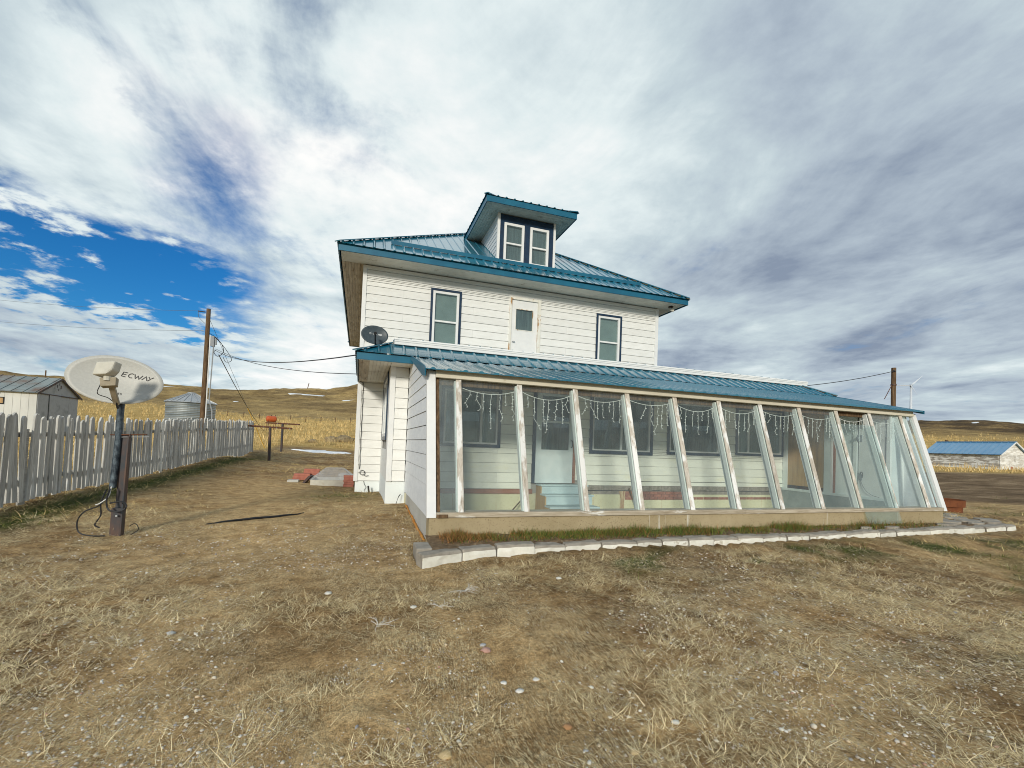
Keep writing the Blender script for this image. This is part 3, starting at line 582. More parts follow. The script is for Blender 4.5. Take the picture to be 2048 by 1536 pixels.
tufts(13000, 14, 9, 33, 1.25, 2.6, 'dry_lawn', 'matted dry lawn grass beyond the near yard', noisekeep(121, -.28, .04, .7), .14, 1.5, (.6, 1.4), (0, .9), (.41, .285, .105), (.94, .73, .36), seg=2)
tufts(20000, 6, 1.4, 6.5, 1.0, .95, 'straw_litter', 'matted pale straw litter lying flat on the nearest soil', noisekeep(131, -.02, .16, 1.1), .085, 1.15, (1.3, 1.56), (-.1, .15), (.53, .41, .20), (.98, .86, .55), hr=(.06, .22), wr=(.0026, .0050))
def keep_green(x, y):
    b, g, go, dr, hi_, sc_ = cover(x, y); return rng.random(len(x)) < np.clip(g * 1.2 - .1, 0, 1) * (1 - go)
tufts(26000, 10, 3.0, 26, .8, 2.2, 'green_grass', 'low green grass along the picket fence and in patches', keep_green, .06, 1.5, (.2, 1.0), (0, 1.0), (.055, .075, .014), (.21, .23, .065), 'green_blades')
def keep_gold(x, y):
    b, g, go, dr, hi_, sc_ = cover(x, y); r = np.hypot(x, y); return rng.random(len(x)) < go * np.clip(go - .25, 0, 1) * 1.3
tufts(5200, 9, 9, 48, 4.2, 5.0, 'straw_grass', 'tall golden straw grass filling the fields behind the yard', keep_gold, .14, 1.3, (.02, .5), (0, .7), (.50, .34, .12), (.88, .69, .36))
tufts(9000, 7, 44, 150, 4.6, 15, 'far_straw_grass', 'far golden straw grass on the field slopes', keep_gold, .35, 1.2, (.02, .4), (0, .5), (.50, .34, .12), (.86, .66, .32), seg=2)

def pebbles():
    ico = np.array([(0, 0, 1), (.894, 0, .447), (.276, .851, .447), (-.724, .526, .447), (-.724, -.526, .447), (.276, -.851, .447), (.724, .526, -.447), (-.276, .851, -.447), (-.894, 0, -.447), (-.276, -.851, -.447), (.724, -.526, -.447), (0, 0, -1)])
    fi = np.array([(0, 1, 2), (0, 2, 3), (0, 3, 4), (0, 4, 5), (0, 5, 1), (1, 6, 2), (2, 7, 3), (3, 8, 4), (4, 9, 5), (5, 10, 1), (2, 6, 7), (3, 7, 8), (4, 8, 9), (5, 9, 10), (1, 10, 6), (6, 11, 7), (7, 11, 8), (8, 11, 9), (9, 11, 10), (10, 11, 6)])
    octa = np.array([(0, 0, 1), (1, 0, 0), (0, 1, 0), (-1, 0, 0), (0, -1, 0)]); fo = np.array([(0, 1, 2), (0, 2, 3), (0, 3, 4), (0, 4, 1)])
    pal = np.array([(.70, .67, .60), (.62, .56, .46), (.52, .48, .42), (.42, .36, .29), (.62, .50, .34), (.45, .27, .20), (.36, .36, .37)])
    for name, base, fb, N_, r1, s0, s1, pw, lab in (('gravel', ico, fi, 15000, 8.0, .0045, .0115, 2.8, 'pale mixed gravel scattered over the yard soil'), ('grit', octa, fo, 70000, 7.0, .0022, .0048, 1.5, 'fine pale grit between the gravel in the foreground')):
        nv = len(base); x, y = polar_pts(N_, 1.35, r1, -42, 80, 1.0)
        w = sstep(fbm(x * .7, y * .7, 3, 201) + fbm(x * 2.6, y * 2.6, 2, 207) * .6 + .12 * sstep(x - .45 * y, -1.5, 1.5), -.12, .20)
        k = (rng.random(len(x)) < w) & ~on_building(x, y, .02) & ~(bed_mask(x, y) & (y > 4.95)); x, y = x[k], y[k]; n = len(x)
        s = s0 + (s1 - s0) * rng.random(n) ** pw + (rng.random(n) < .010) * rng.uniform(.004, .012, n) * (nv > 5)
        sc = np.stack([s * rng.uniform(.8, 1.5, n), s * rng.uniform(.8, 1.3, n), s * rng.uniform(.45, .8, n)], 1); th = rng.uniform(0, 6.28, n)
        v = base[None] * (1 + rng.normal(0, .16, (n, nv, 1))) * sc[:, None, :]
        c, s_ = np.cos(th)[:, None], np.sin(th)[:, None]; vx = v[..., 0] * c - v[..., 1] * s_; vy = v[..., 0] * s_ + v[..., 1] * c
        V = np.stack([vx + x[:, None], vy + y[:, None], v[..., 2] + (hmesh(x, y) + sc[:, 2] * (.45 if nv > 5 else .2))[:, None]], 2).reshape(-1, 3)
        F = (fb[None] + (np.arange(n) * nv)[:, None, None]).reshape(-1, 3)
        me = bpy.data.meshes.new(name); fast_mesh(me, V, F); me.polygons.foreach_set('use_smooth', np.ones(len(F), bool))
        ci = rng.choice(7, n, p=[.22, .24, .19, .15, .12, .03, .05]); col = pal[ci] * rng.uniform(.85, 1.1, (n, 1))
        C = np.ones((n, nv, 4), np.float32); C[:, :, :3] = col[:, None]; at = me.color_attributes.new('col', 'FLOAT_COLOR', 'POINT'); at.data.foreach_set('color', C.ravel())
        me.materials.append(M['pebbles']); tag(link(name, me), lab, 'gravel', kind='stuff')
pebbles()

# ------------------------------------------------------------------ the house
ROW = .2; ZH = 4.0138; ZP = .6378
house = empty('farmhouse', (4.2, 11.8, -1.25), 'white two-storey farmhouse with blue metal roof, dormer and slanted glass sunroom', 'house')
YH = 11.79; YP = 9.09
_unit = {}
def unit_board():
    """one lap-siding board: unit length (x), unit height (z), bottom edge proud."""
    if 'b' not in _unit:
        b = MB(); p = [(0, -.013, 0), (0, .012, 0), (0, .012, 1), (0, -.001, 1), (0, -.001, .965), (0, -.013, .0)]
        p = [(0, -.017, 0), (0, .010, 0), (0, .010, 1), (0, -.001, 1)]
        b.prism(p, (1, 0, 0)); _unit['b'] = b
    return _unit['b']
_bm = {}
def board(parent, mat, x0, x1, y, z0, z1):
    me = _bm.get(mat)
    if me is None: me = unit_board().mesh('board', M[mat]); _bm[mat] = me
    o = link('board', me, None, parent); o.location = (x0, y, z0); o.scale = (x1 - x0, 1, z1 - z0)
    return o
def siding(parent, mat, x0, x1, y, zbot, ztop, zline, opens=()):
    k = math.floor((zline - ztop) / ROW) - 1
    while True:
        za = zline - ROW * k; zb = za + ROW; k += 1
        if za >= ztop - .004: continue
        if zb <= zbot + .004: break
        za_, zb_ = max(za, zbot), min(zb, ztop)
        cuts = sorted({za_, zb_, *[v for o in opens for v in (o[2], o[3]) if za_ + .004 < v < zb_ - .004]})
        for a, b in zip(cuts[:-1], cuts[1:]):
            xs = [(x0, x1)]
            for (ox0, ox1, oz0, oz1) in opens:
                if oz0 < b - .001 and oz1 > a + .001:
                    nx = []
                    for (p, q) in xs:
                        if ox1 <= p or ox0 >= q: nx.append((p, q)); continue
                        if ox0 > p: nx.append((p, ox0))
                        if ox1 < q: nx.append((ox1, q))
                    xs = nx
            for (p, q) in xs:
                js = [p] + [v for v in (x0 + (.9, 2.7, 1.75)[k % 3] + 3.66 * n_ for n_ in range(-1, 4)) if p + .15 < v < q - .15] + [q]
                for u_, w_ in zip(js[:-1], js[1:]):
                    if w_ - u_ > .02: board(parent, mat, u_, w_ - (.0025 if w_ < q else 0), y - (.0015 if u_ > p else 0), a + .007, b + .0)
def rib_face(mb, e0, e1, up_at, n_up, rib=.229, off=.10, w=.034, h=.019):
    """ribs that climb a roof face from the eave line e0->e1; up_at(t) gives the top point for a fraction t."""
    e0 = Vector(e0); e1 = Vector(e1); L_ = (e1 - e0).length; d = (e1 - e0) / L_; s = off; nrm = Vector(n_up)
    while s < L_ - .03:
        a = e0 + d * s; b = Vector(up_at(s / L_))
        if (b - a).length > .05:
            p = [a - d * w, a - d * w * .35 + nrm * h, a + d * w * .35 + nrm * h, a + d * w]
            mb.prism([tuple(q) for q in p], b - a)
        s += rib
def window(parent, x0, x1, z0, z1, y, split=None, trim=.055, trim_sides='ltr', fr=.065, back='blind', trim_mat='navy', frame_mat='white', vsplit=None, name='window'):
    """double-hung window: outer trim, white frame, two panes, a meeting rail and the blind behind."""
    w = empty(name, ((x0 + x1) / 2, y, z0)); w.parent = parent; w.matrix_parent_inverse = Matrix.Translation(-base_of(parent))
    t = MB(); ix0, ix1, iz0, iz1 = x0, x1, z0, z1
    if 'l' in trim_sides: t.box(x0, x0 + trim, y - .04, y + .03, z0, z1); ix0 = x0 + trim
    if 'r' in trim_sides: t.box(x1 - trim, x1, y - .04, y + .03, z0, z1); ix1 = x1 - trim
    if 't' in trim_sides: t.box(ix0, ix1, y - .043, y + .03, z1 - trim, z1); iz1 = z1 - trim
    if 'b' in trim_sides: t.box(ix0, ix1, y - .043, y + .03, z0, z0 + trim); iz0 = z0 + trim
    if trim_sides: t.build('trim', M[trim_mat], w)
    f = MB(); g = .002
    f.box(ix0 + g, ix0 + fr, y - .03, y + .05, iz0 + g, iz1 - g).box(ix1 - fr, ix1 - g, y - .03, y + .05, iz0 + g, iz1 - g)
    f.box(ix0 + fr, ix1 - fr, y - .028, y + .05, iz1 - fr, iz1 - g).box(ix0 + fr, ix1 - fr, y - .028, y + .05, iz0 + g, iz0 + fr)
    f.build('frame', M[frame_mat], w, bevel=.004)
    a0, a1, c0, c1 = ix0 + fr, ix1 - fr, iz0 + fr, iz1 - fr
    if split is not None:
        zm = c0 + (c1 - c0) * split
        B(a0, a1, y - .015, y + .045, zm - .024, zm + .022).build('meeting_rail', M[frame_mat], w, bevel=.003)
        B(a0, a1, y + .008, y + .012, zm + .022, c1).build('pane', M['win_glass'], w)
        B(a0, a1, y + .026, y + .030, c0, zm - .024).build('pane', M['win_glass'], w)
    elif vsplit is not None:
        xm = a0 + (a1 - a0) * vsplit
        B(xm - .025, xm + .025, y - .015, y + .045, c0, c1).build('mullion', M['navy' if frame_mat == 'navy' else frame_mat], w)
        B(a0, xm - .025, y + .008, y + .012, c0, c1).build('pane', M['win_glass'], w); B(xm + .025, a1, y + .016, y + .020, c0, c1).build('pane', M['win_glass'], w)
    else: B(a0, a1, y + .01, y + .014, c0, c1).build('pane', M['win_glass'], w)
    if back: B(a0 - .01, a1 + .01, y + .052, y + .058, c0 - .01, c1 + .01).build('blind', M[back], w)
    return w

# --- main block
def main_block():
    B(-.07, 8.39, 11.815, 21.8, -1.75, -.99).build('foundation', M['foundation'], house)
    core = B(-.06, 8.38, 11.86, 21.75, -.985, 4.36).build('wall', M['backing'], house)
    op = [(1.56, 2.36, 2.45, 3.98), (3.69, 4.60, 2.25, 4.06), (6.33, 7.165, 2.45, 3.925)]
    siding(core, 'siding', -.013, 8.324, YH, 2.2, 4.31, ZH, op)
    siding(core, 'siding', -.013, .60, YH, -.986, 2.2, ZH)
    for xs, nm in ((-.062, -1), (8.382, 1)):
        s = MB(); k = 0
        while True:
            zb = ZH - ROW * k + ROW; za = zb - ROW; k += 1
            if za < -.99: break
            zb = min(zb, 4.31); s.prism([(xs, 11.85, za), (xs, 21.7, za), (xs, 21.7, zb), (xs, 11.85, zb)], (.014 * nm, 0, 0))
        s.build('side_siding', M['siding_side'], house)
    B(-.11, -.0135, YH - .03, YH + .09, -.99, 4.31).build('corner_board', M['white'], house, bevel=.004)
    B(8.3245, 8.43, YH - .03, YH + .09, .5, 4.31).build('corner_board', M['white'], house, bevel=.004)
    B(-.0133, 8.3243, YH - .022, YH + .004, 4.235, 4.312).build('frieze_board', M['siding'], house)
    window(house, 1.56, 2.36, 2.45, 3.98, YH - .005, .47)
    window(house, 6.33, 7.165, 2.45, 3.925, YH - .005, .47)
    # upstairs door that opens on to the porch roof
    d = empty('upstairs_door', (4.1, YH, 2.25)); d.parent = house; d.matrix_parent_inverse = Matrix.Translation(-base_of(house))
    f = MB().box(3.69, 3.752, YH - .045, YH + .03, 2.25, 4.06).box(4.512, 4.60, YH - .045, YH + .03, 2.25, 4.06).box(3.752, 4.512, YH - .04, YH + .03, 3.985, 4.06)
    f.build('door_frame', M['white_flaked'], d, bevel=.004)
    s = MB().box(3.755, 3.865, YH + .0, YH + .05, 2.25, 3.98).box(4.385, 4.509, YH, YH + .05, 2.25, 3.98).box(3.865, 4.385, YH, YH + .05, 3.755, 3.98).box(3.865, 4.385, YH, YH + .05, 2.25, 3.155)
    s.build('door_leaf', M['white'], d)
    m = MB().box(3.866, 3.884, YH - .008, YH + .02, 3.156, 3.754).box(4.366, 4.384, YH - .008, YH + .02, 3.156, 3.754).box(3.884, 4.366, YH - .008, YH + .02, 3.156, 3.176).box(3.884, 4.366, YH - .008, YH + .02, 3.735, 3.754)
    m.build('glazing_bead', M['white_flaked'], d)
    B(3.884, 4.366, YH + .022, YH + .026, 3.176, 3.735).build('pane', M['win_glass'], d); B(3.87, 4.38, YH + .045, YH + .05, 3.16, 3.75).build('curtain', M['curtain'], d)
    MB().tube([(3.80, YH + .0, 2.83), (3.80, YH - .05, 2.83), (3.86, YH - .055, 2.83)], .012, 8).build('handle', M['galv'], d)
    # eaves
    x0, x1, y0, y1, zs, zt = -.64, 8.94, 11.12, 22.40, 4.315, 4.47
    soff = B(-.10, 8.42, 11.81, 21.8, 4.362, 4.38).build('soffit', M['soffit'], house)
    w = (11.79 - y0) / 3
    for i in range(3): B(-.60 if 0 else x0 + .03, x1 - .03, y0 + .02 + i * w, y0 + .02 + (i + 1) * w - .006, 4.335 + .001 * i, 4.352).build('plank', M['soffit'], soff)
    for i in range(7):
        a = x0 + .03 + i * .0735; B(a, a + .069, 11.80, y1 - .05, 4.330 + .0015 * (i % 2), 4.350).build('plank', M['soffit_dirty'], soff)
    for i in range(6):
        a = 8.435 + i * .0785; B(a, a + .074, 11.80, y1 - .05, 4.330 + .0015 * (i % 2), 4.350).build('plank', M['soffit'], soff)
    fa = MB().box(x0, x1, y0 - .025, y0, zs, zt).box(x0, x1, y0 - .034, y0 - .025, zs + .002, zs + .045).build('fascia', M['fascia'], house)
    MB().box(x0 - .02, x0, y0 - .025, y1, zs, zt).box(x1, x1 + .02, y0 - .025, y1, zs, zt).box(x0, x1, y1, y1 + .02, zs, zt).build('fascia', M['fascia'], house)
    # hip roof
    s = .663; ex0, ex1, ey0, ey1 = x0 - .05, x1 + .05, y0 - .06, y1 + .06; hw = (ex1 - ex0) / 2; zr = zt + .012; zp = zr + s * hw
    ra = (ex0 + hw, ey0 + hw, zp); rb = (ex0 + hw, ey1 - hw, zp)
    c = [(ex0, ey0, zr), (ex1, ey0, zr), (ex1, ey1, zr), (ex0, ey1, zr)]
    nrm = 1 / math.hypot(1, s)
    def hipface(name, e0, e1, tops, nup, hipfn):
        mb = MB().poly([e0, e1, *tops]); rib_face(mb, e0, e1, hipfn, nup, off=.12); mb.poly([(p[0], p[1], p[2] - .02) for p in (e0, e1, *tops)][::-1]); return mb.build(name, M['roof'], house)
    W = ex1 - ex0; D = ey1 - ey0
    hipface('roof_panel', c[0], c[1], [ra], (0, -s * nrm, nrm), lambda t: (ex0 + t * W, ey0 + min(t, 1 - t) * W, zr + s * min(t, 1 - t) * W))
    hipface('roof_panel', c[2], c[3], [rb], (0, s * nrm, nrm), lambda t: (ex1 - t * W, ey1 - min(t, 1 - t) * W, zr + s * min(t, 1 - t) * W))
    def side(t):
        q = min(t * D, (1 - t) * D, hw); return q
    hipface('roof_panel', c[3], c[0], [ra, rb], (-s * nrm, 0, nrm), lambda t: (ex0 + side(t), ey1 - t * D, zr + s * side(t)))
    hipface('roof_panel', c[1], c[2], [rb, ra], (s * nrm, 0, nrm), lambda t: (ex1 - side(t), ey0 + t * D, zr + s * side(t)))
    for a, b in ((c[0], ra), (c[1], ra), (c[2], rb), (c[3], rb), (ra, rb)):
        a = Vector(a); b = Vector(b); MB().bar(a + Vector((0, 0, .022)), b + Vector((0, 0, .022)), .16, .022).build('ridge_cap', M['roof'], house)
    # snow guard strip along the front slope
    g = MB(); ya, yb = 11.60, 11.70
    za = lambda y: zr + s * (y - ey0)
    g.prism([(.52, ya, za(ya) + .024), (.52, ya - .006, za(ya) + .118), (.52, yb + .05, za(yb + .05) + .026), (.52, yb + .05, za(yb + .05) + .020)], (7.14, 0, 0)); g.build('snow_guard', M['fascia'], house)
    return s, zr, ey0
SL, ZR, EY0 = main_block()
def roof_y(z): return EY0 + (z - ZR) / SL

# --- dormer
def dormer():
    d = empty('dormer', (4.16, 11.93, 5.0)); d.parent = house; d.matrix_parent_inverse = Matrix.Translation(-base_of(house))
    X0, X1, Y0, ZT = 3.32, 5.0, 11.93, 6.36; zb = ZR + SL * (Y0 - EY0)
    MB().prism([(X0 + .02, Y0 + .08, zb - .2), (X0 + .02, Y0 + .08, ZT), (X0 + .02, roof_y(ZT) + .3, ZT)], (X1 - X0 - .04, 0, 0)).build('dormer_wall', M['siding'], d)
    for xs, sgn in ((X0, -1), (X1, 1)):
        k = 0
        while True:
            za = ZT - .125 * (k + 1) ; zt = min(za + .125, ZT); k += 1
            ya = max(roof_y(za), Y0 + .0); yt = roof_y(zt)
            if zt < zb + .02: break
            za2 = max(za, zb)
            pl = [(xs, Y0, za2 + .003), (xs, roof_y(za2) if za2 > zb else Y0 + .005, za2 + .003), (xs, yt, zt), (xs, Y0, zt)]
            bb = MB(); bb.v = [(xs + sgn * (.016 if i < 2 else .003), p[1], p[2]) for i, p in enumerate(pl)] + [(xs - sgn * .01, p[1], p[2]) for p in pl]
            bb.f = [(0, 1, 2, 3), (7, 6, 5, 4), (0, 4, 5, 1), (1, 5, 6, 2), (2, 6, 7, 3), (3, 7, 4, 0)]; bb.build('board', M['siding_side'], d)
    f = MB(); w1 = (3.485, 4.078, 5.03, 6.12); w2 = (4.242, 4.815, 5.03, 6.12)
    f.box(X0 + .055, w1[0], Y0 - .02, Y0 + .05, zb - .02, ZT - .03).box(w1[1], w2[0], Y0 - .02, Y0 + .05, zb - .02, ZT - .03).box(w2[1], X1 - .05, Y0 - .02, Y0 + .05, zb - .02, ZT - .03)
    f.box(w1[0], w1[1], Y0 - .018, Y0 + .05, w1[3], ZT - .03).box(w2[0], w2[1], Y0 - .018, Y0 + .05, w1[3], ZT - .03).box(w1[0], w1[1], Y0 - .018, Y0 + .05, zb - .02, w1[2]).box(w2[0], w2[1], Y0 - .018, Y0 + .05, zb - .02, w1[2])  # navy band over the windows also paints the shadow under the soffit
    f.box(w1[1] + .04, w2[0] - .04, Y0 - .035, Y0 - .02, zb, w1[3] + .02)
    f.build('dormer_trim', M['navy'], d)
    B(X0 - .02, X0 + .053, Y0 - .03, Y0 + .05, zb - .02, ZT - .01).build('corner_board', M['white'], d); B(X1 - .048, X1 + .02, Y0 - .03, Y0 + .05, zb - .02, ZT - .01).build('corner_board', M['white'], d)
    for q in (w1, w2):
        window(house, q[0] + .003, q[1] - .003, q[2] + .003, q[3] - .003, Y0 - .02, .48, trim_sides='', fr=.07, back='curtain')
    x0, x1, y0 = 2.865, 5.415, 11.44; zt = 6.50; yb = roof_y(6.36) + .05
    so = B(X0 - .01, X1 + .01, Y0 - .03, yb, ZT + .0, ZT + .012).build('dormer_soffit', M['soffit_green'], house)
    for i in range(4): B(x0 + .01, x1 - .01, y0 + .01 + i * .112, y0 + .118 + i * .112, ZT - .012 + .001 * (i % 2), ZT - .001).build('plank', M['soffit_green'], so)
    for i in range(6): B(x0 + .01 + i * .073, x0 + .079 + i * .073, Y0 - .038, yb, ZT - .014 + .002 * (i % 2), ZT - .001).build('plank', M['soffit_green'], so)
    for i in range(5): B(X1 + .012 + i * .078, X1 + .086 + i * .078, Y0 - .038, yb, ZT - .014 + .002 * (i % 2), ZT - .001).build('plank', M['soffit_green'], so)
    MB().box(x0, x1, y0 - .022, y0, ZT - .02, zt).box(x0, x1, y0 - .030, y0 - .022, ZT - .018, ZT + .02).build('fascia', M['fascia'], d)
    MB().box(x0 - .02, x0, y0 - .022, roof_y(zt) - .05, ZT - .02, zt).box(x1, x1 + .02, y0 - .022, roof_y(zt) - .05, ZT - .02, zt).build('fascia', M['fascia'], d)
    ex0, ex1, ey = x0 - .05, x1 + .05, y0 - .05; hw = (ex1 - ex0) / 2; s = .40; zr = zt + .008; zp = zr + s * hw; yk = roof_y(zp); yk2 = roof_y(zr)
    m = MB().poly([(ex0, ey, zr), (ex1, ey, zr), (ex0 + hw, ey + hw, zp)]); W = ex1 - ex0
    rib_face(m, (ex0, ey, zr), (ex1, ey, zr), lambda t: (ex0 + t * W, ey + min(t, 1 - t) * W, zr + s * min(t, 1 - t) * W), (0, -.37, .93), off=.1, h=.026); m.build('dormer_roof', M['roof'], d)
    for sx, e, sg in ((ex0, (ex0, ey, zr), 1), (ex1, (ex1, ey, zr), -1)):
        m = MB().poly([(sx, ey, zr), (ex0 + hw, ey + hw, zp), (ex0 + hw, yk, zp), (sx, yk2, zr)]); L_ = yk2 - ey
        def up(t):
            q = min(t * L_, hw); return (sx + sg * q, ey + t * L_, zr + s * q)
        rib_face(m, (sx, ey, zr), (sx, yk2, zr), up, (-.37 * sg, 0, .93), off=.1, h=.022); m.build('dormer_roof', M['roof'], d)
    MB().bar((ex0, ey, zr + .02), (ex0 + hw, ey + hw, zp + .02), .12, .02).build('ridge_cap', M['roof'], d); MB().bar((ex1, ey, zr + .02), (ex0 + hw, ey + hw, zp + .02), .12, .02).build('ridge_cap', M['roof'], d)
dormer()

# --- porch (ground-floor front room) with its skirt roof
def porch():
    B(.50, .865, YP + .02, 11.81, -1.75, -.765).build('foundation', M['foundation'], house)
    core = MB().box(.53, 10.80, YP + .09, 11.78, -.765, 1.95).build('porch_wall', M['backing'], house)
    B(.86, 10.80, YP + .03, YP + .088, -1.75, -.99).build('inner_foundation', M['yellow'], house)
    pl = B(.50, .60, YP - .03, YP + .05, -.765, 1.44).build('corner_board', M['white'], house, bevel=.004)
    siding(core, 'siding', .602, .846, YP, -.762, 1.44, ZP)
    # left wall of the porch, with a window
    k = 0
    s = MB()
    for k in range(-5, 7):
        za = ZP - ROW * (k + 1); zb = za + ROW
        if za < -.77: continue
        zb = min(zb, 1.44)
        for ya, yb in ((9.14, 9.50), (11.30, 11.78)): s.prism([(.515, ya, za), (.515, yb, za), (.515, yb, zb), (.515, ya, zb)], (-.014, 0, 0))
        if zb < .02: s.prism([(.515, 9.50, za), (.515, 11.30, za), (.515, 11.30, zb), (.515, 9.50, zb)], (-.014, 0, 0))
    s.build('side_siding', M['siding'], house)
    w = empty('window', (.5, 10.4, 0)); w.parent = house; w.matrix_parent_inverse = Matrix.Translation(-base_of(house))
    t = MB()
    for (a, b, c_, d_) in ((9.50, 9.58, .02, 1.40), (11.22, 11.30, .02, 1.40), (9.58, 11.22, 1.32, 1.40), (9.58, 11.22, .02, .10)): t.box(.475, .53, a, b, c_, d_)
    t.build('trim', M['navy'], w)
    t = MB()
    for (a, b, c_, d_) in ((9.58, 9.65, .10, 1.32), (11.15, 11.22, .10, 1.32), (9.65, 11.15, 1.25, 1.32), (9.65, 11.15, .10, .17), (10.37, 10.43, .17, 1.25)): t.box(.485, .53, a, b, c_, d_)
    t.build('frame', M['white'], w); B(.505, .509, 9.65, 11.15, .17, 1.25).build('pane', M['win_glass'], w); B(.524, .528, 9.6, 11.2, .12, 1.3).build('blind', M['curtain'], w)
    # soffit and fascia
    zs = 1.436
    so = B(-.02, .49, 8.56, 11.77, zs + .016, zs + .024).build('soffit', M['soffit'], house)
    for i in range(9): B(-.085 + i * .064, -.085 + i * .064 + .060, 8.62, 11.765, zs - .002 + .002 * (i % 2), zs + .014).build('plank', M['soffit_dirty' if i < 3 else 'soffit'], so)
    B(-.085, .862, 8.505, 8.615, zs, zs + .014).build('plank', M['soffit'], so); B(.495, .862, 8.62, 9.06, zs, zs + .014).build('plank', M['soffit'], so)
    MB().box(-.10, .86, 8.475, 8.50, zs - .012, 1.552).box(-.10, .86, 8.466, 8.475, zs - .010, zs + .028).build('fascia', M['fascia'], house)
    B(-.12, -.10, 8.475, 11.77, zs - .012, 1.552).build('fascia', M['fascia'], house)
    B(.86, 11.40, 8.475, 8.50, zs + .02, 1.552).build('fascia', M['fascia'], house); B(11.38, 11.40, 8.50, 11.77, zs - .012, 1.552).build('fascia', M['fascia'], house)
    # skirt roof
    ex0, ex1, ey = -.15, 11.43, 8.43; zr = 1.560; run = .62; s = .50; zt = zr + s * run; W = ex1 - ex0
    m = MB().poly([(ex0, ey, zr), (ex1, ey, zr), (ex1 - run, ey + run, zt), (ex0 + run, ey + run, zt)])
    rib_face(m, (ex0, ey, zr), (ex1, ey, zr), lambda t: (ex0 + t * W, ey + min(t * W, (1 - t) * W, run), zr + s * min(t * W, (1 - t) * W, run)), (0, -.447, .894), off=.17, h=.022)
    m.build('skirt_roof', M['roof'], house)
    for sx, sg in ((ex0, 1), (ex1, -1)):
        m = MB().poly([(sx, ey, zr), (sx + sg * run, ey + run, zt), (sx + sg * run, 11.77, zt), (sx, 11.77, zr)]); L_ = 11.77 - ey
        rib_face(m, (sx, ey, zr), (sx, 11.77, zr), lambda t: (sx + sg * min(t * L_, run), ey + t * L_, zr + s * min(t * L_, run)), (-.447 * sg, 0, .894), off=.12, h=.02); m.build('skirt_roof', M['roof'], house)
    for a, b in (((ex0, ey, zr), (ex0 + run, ey + run, zt)), ((ex1, ey, zr), (ex1 - run, ey + run, zt))):
        MB().bar((a[0], a[1], a[2] + .022), (b[0], b[1], b[2] + .022), .13, .02).build('ridge_cap', M['roof'], house)
    # nearly flat deck roof above, with its white gutter
    B(ex0 + run + .08, ex1 - run - .06, 9.03, 11.77, 1.70, 1.90).build('deck_edge', M['dark'], house)
    m = MB(); dx0, dx1 = .56, 10.92; dz = lambda y: 1.955 + .135 * (y - 9.0)
    m.prism([(dx0, 8.98, dz(8.98)), (dx0, 11.78, dz(11.78)), (dx0, 11.78, dz(11.78) - .02), (dx0, 8.98, dz(8.98) - .02)], (dx1 - dx0, 0, 0))
    x = dx0 + .06
    while x < dx1:
        m.prism([(x - .03, 8.975, dz(8.98)), (x - .012, 8.975, dz(8.98) + .034), (x + .012, 8.975, dz(8.98) + .034), (x + .03, 8.975, dz(8.98))], (0, 2.80, 2.80 * .135)); x += .229
    m.build('deck_roof', M['roof'], house)
    prof = [(8.93, 1.848), (9.02, 1.848), (9.02, 1.952), (8.912, 1.964), (8.905, 1.935), (8.918, 1.930), (8.918, 1.902), (8.928, 1.896)]
    MB().prism([(.54, y, z) for y, z in prof], (10.48, 0, 0)).build('gutter', M['white'], house)
    MB().prism([(.545, 9.03, 1.86), (.545, 9.03, 1.97), (.545, 9.55, 2.05), (.545, 9.55, 1.86)], (.012, 0, 0)).build('end_flashing', M['fascia'], house)
porch()

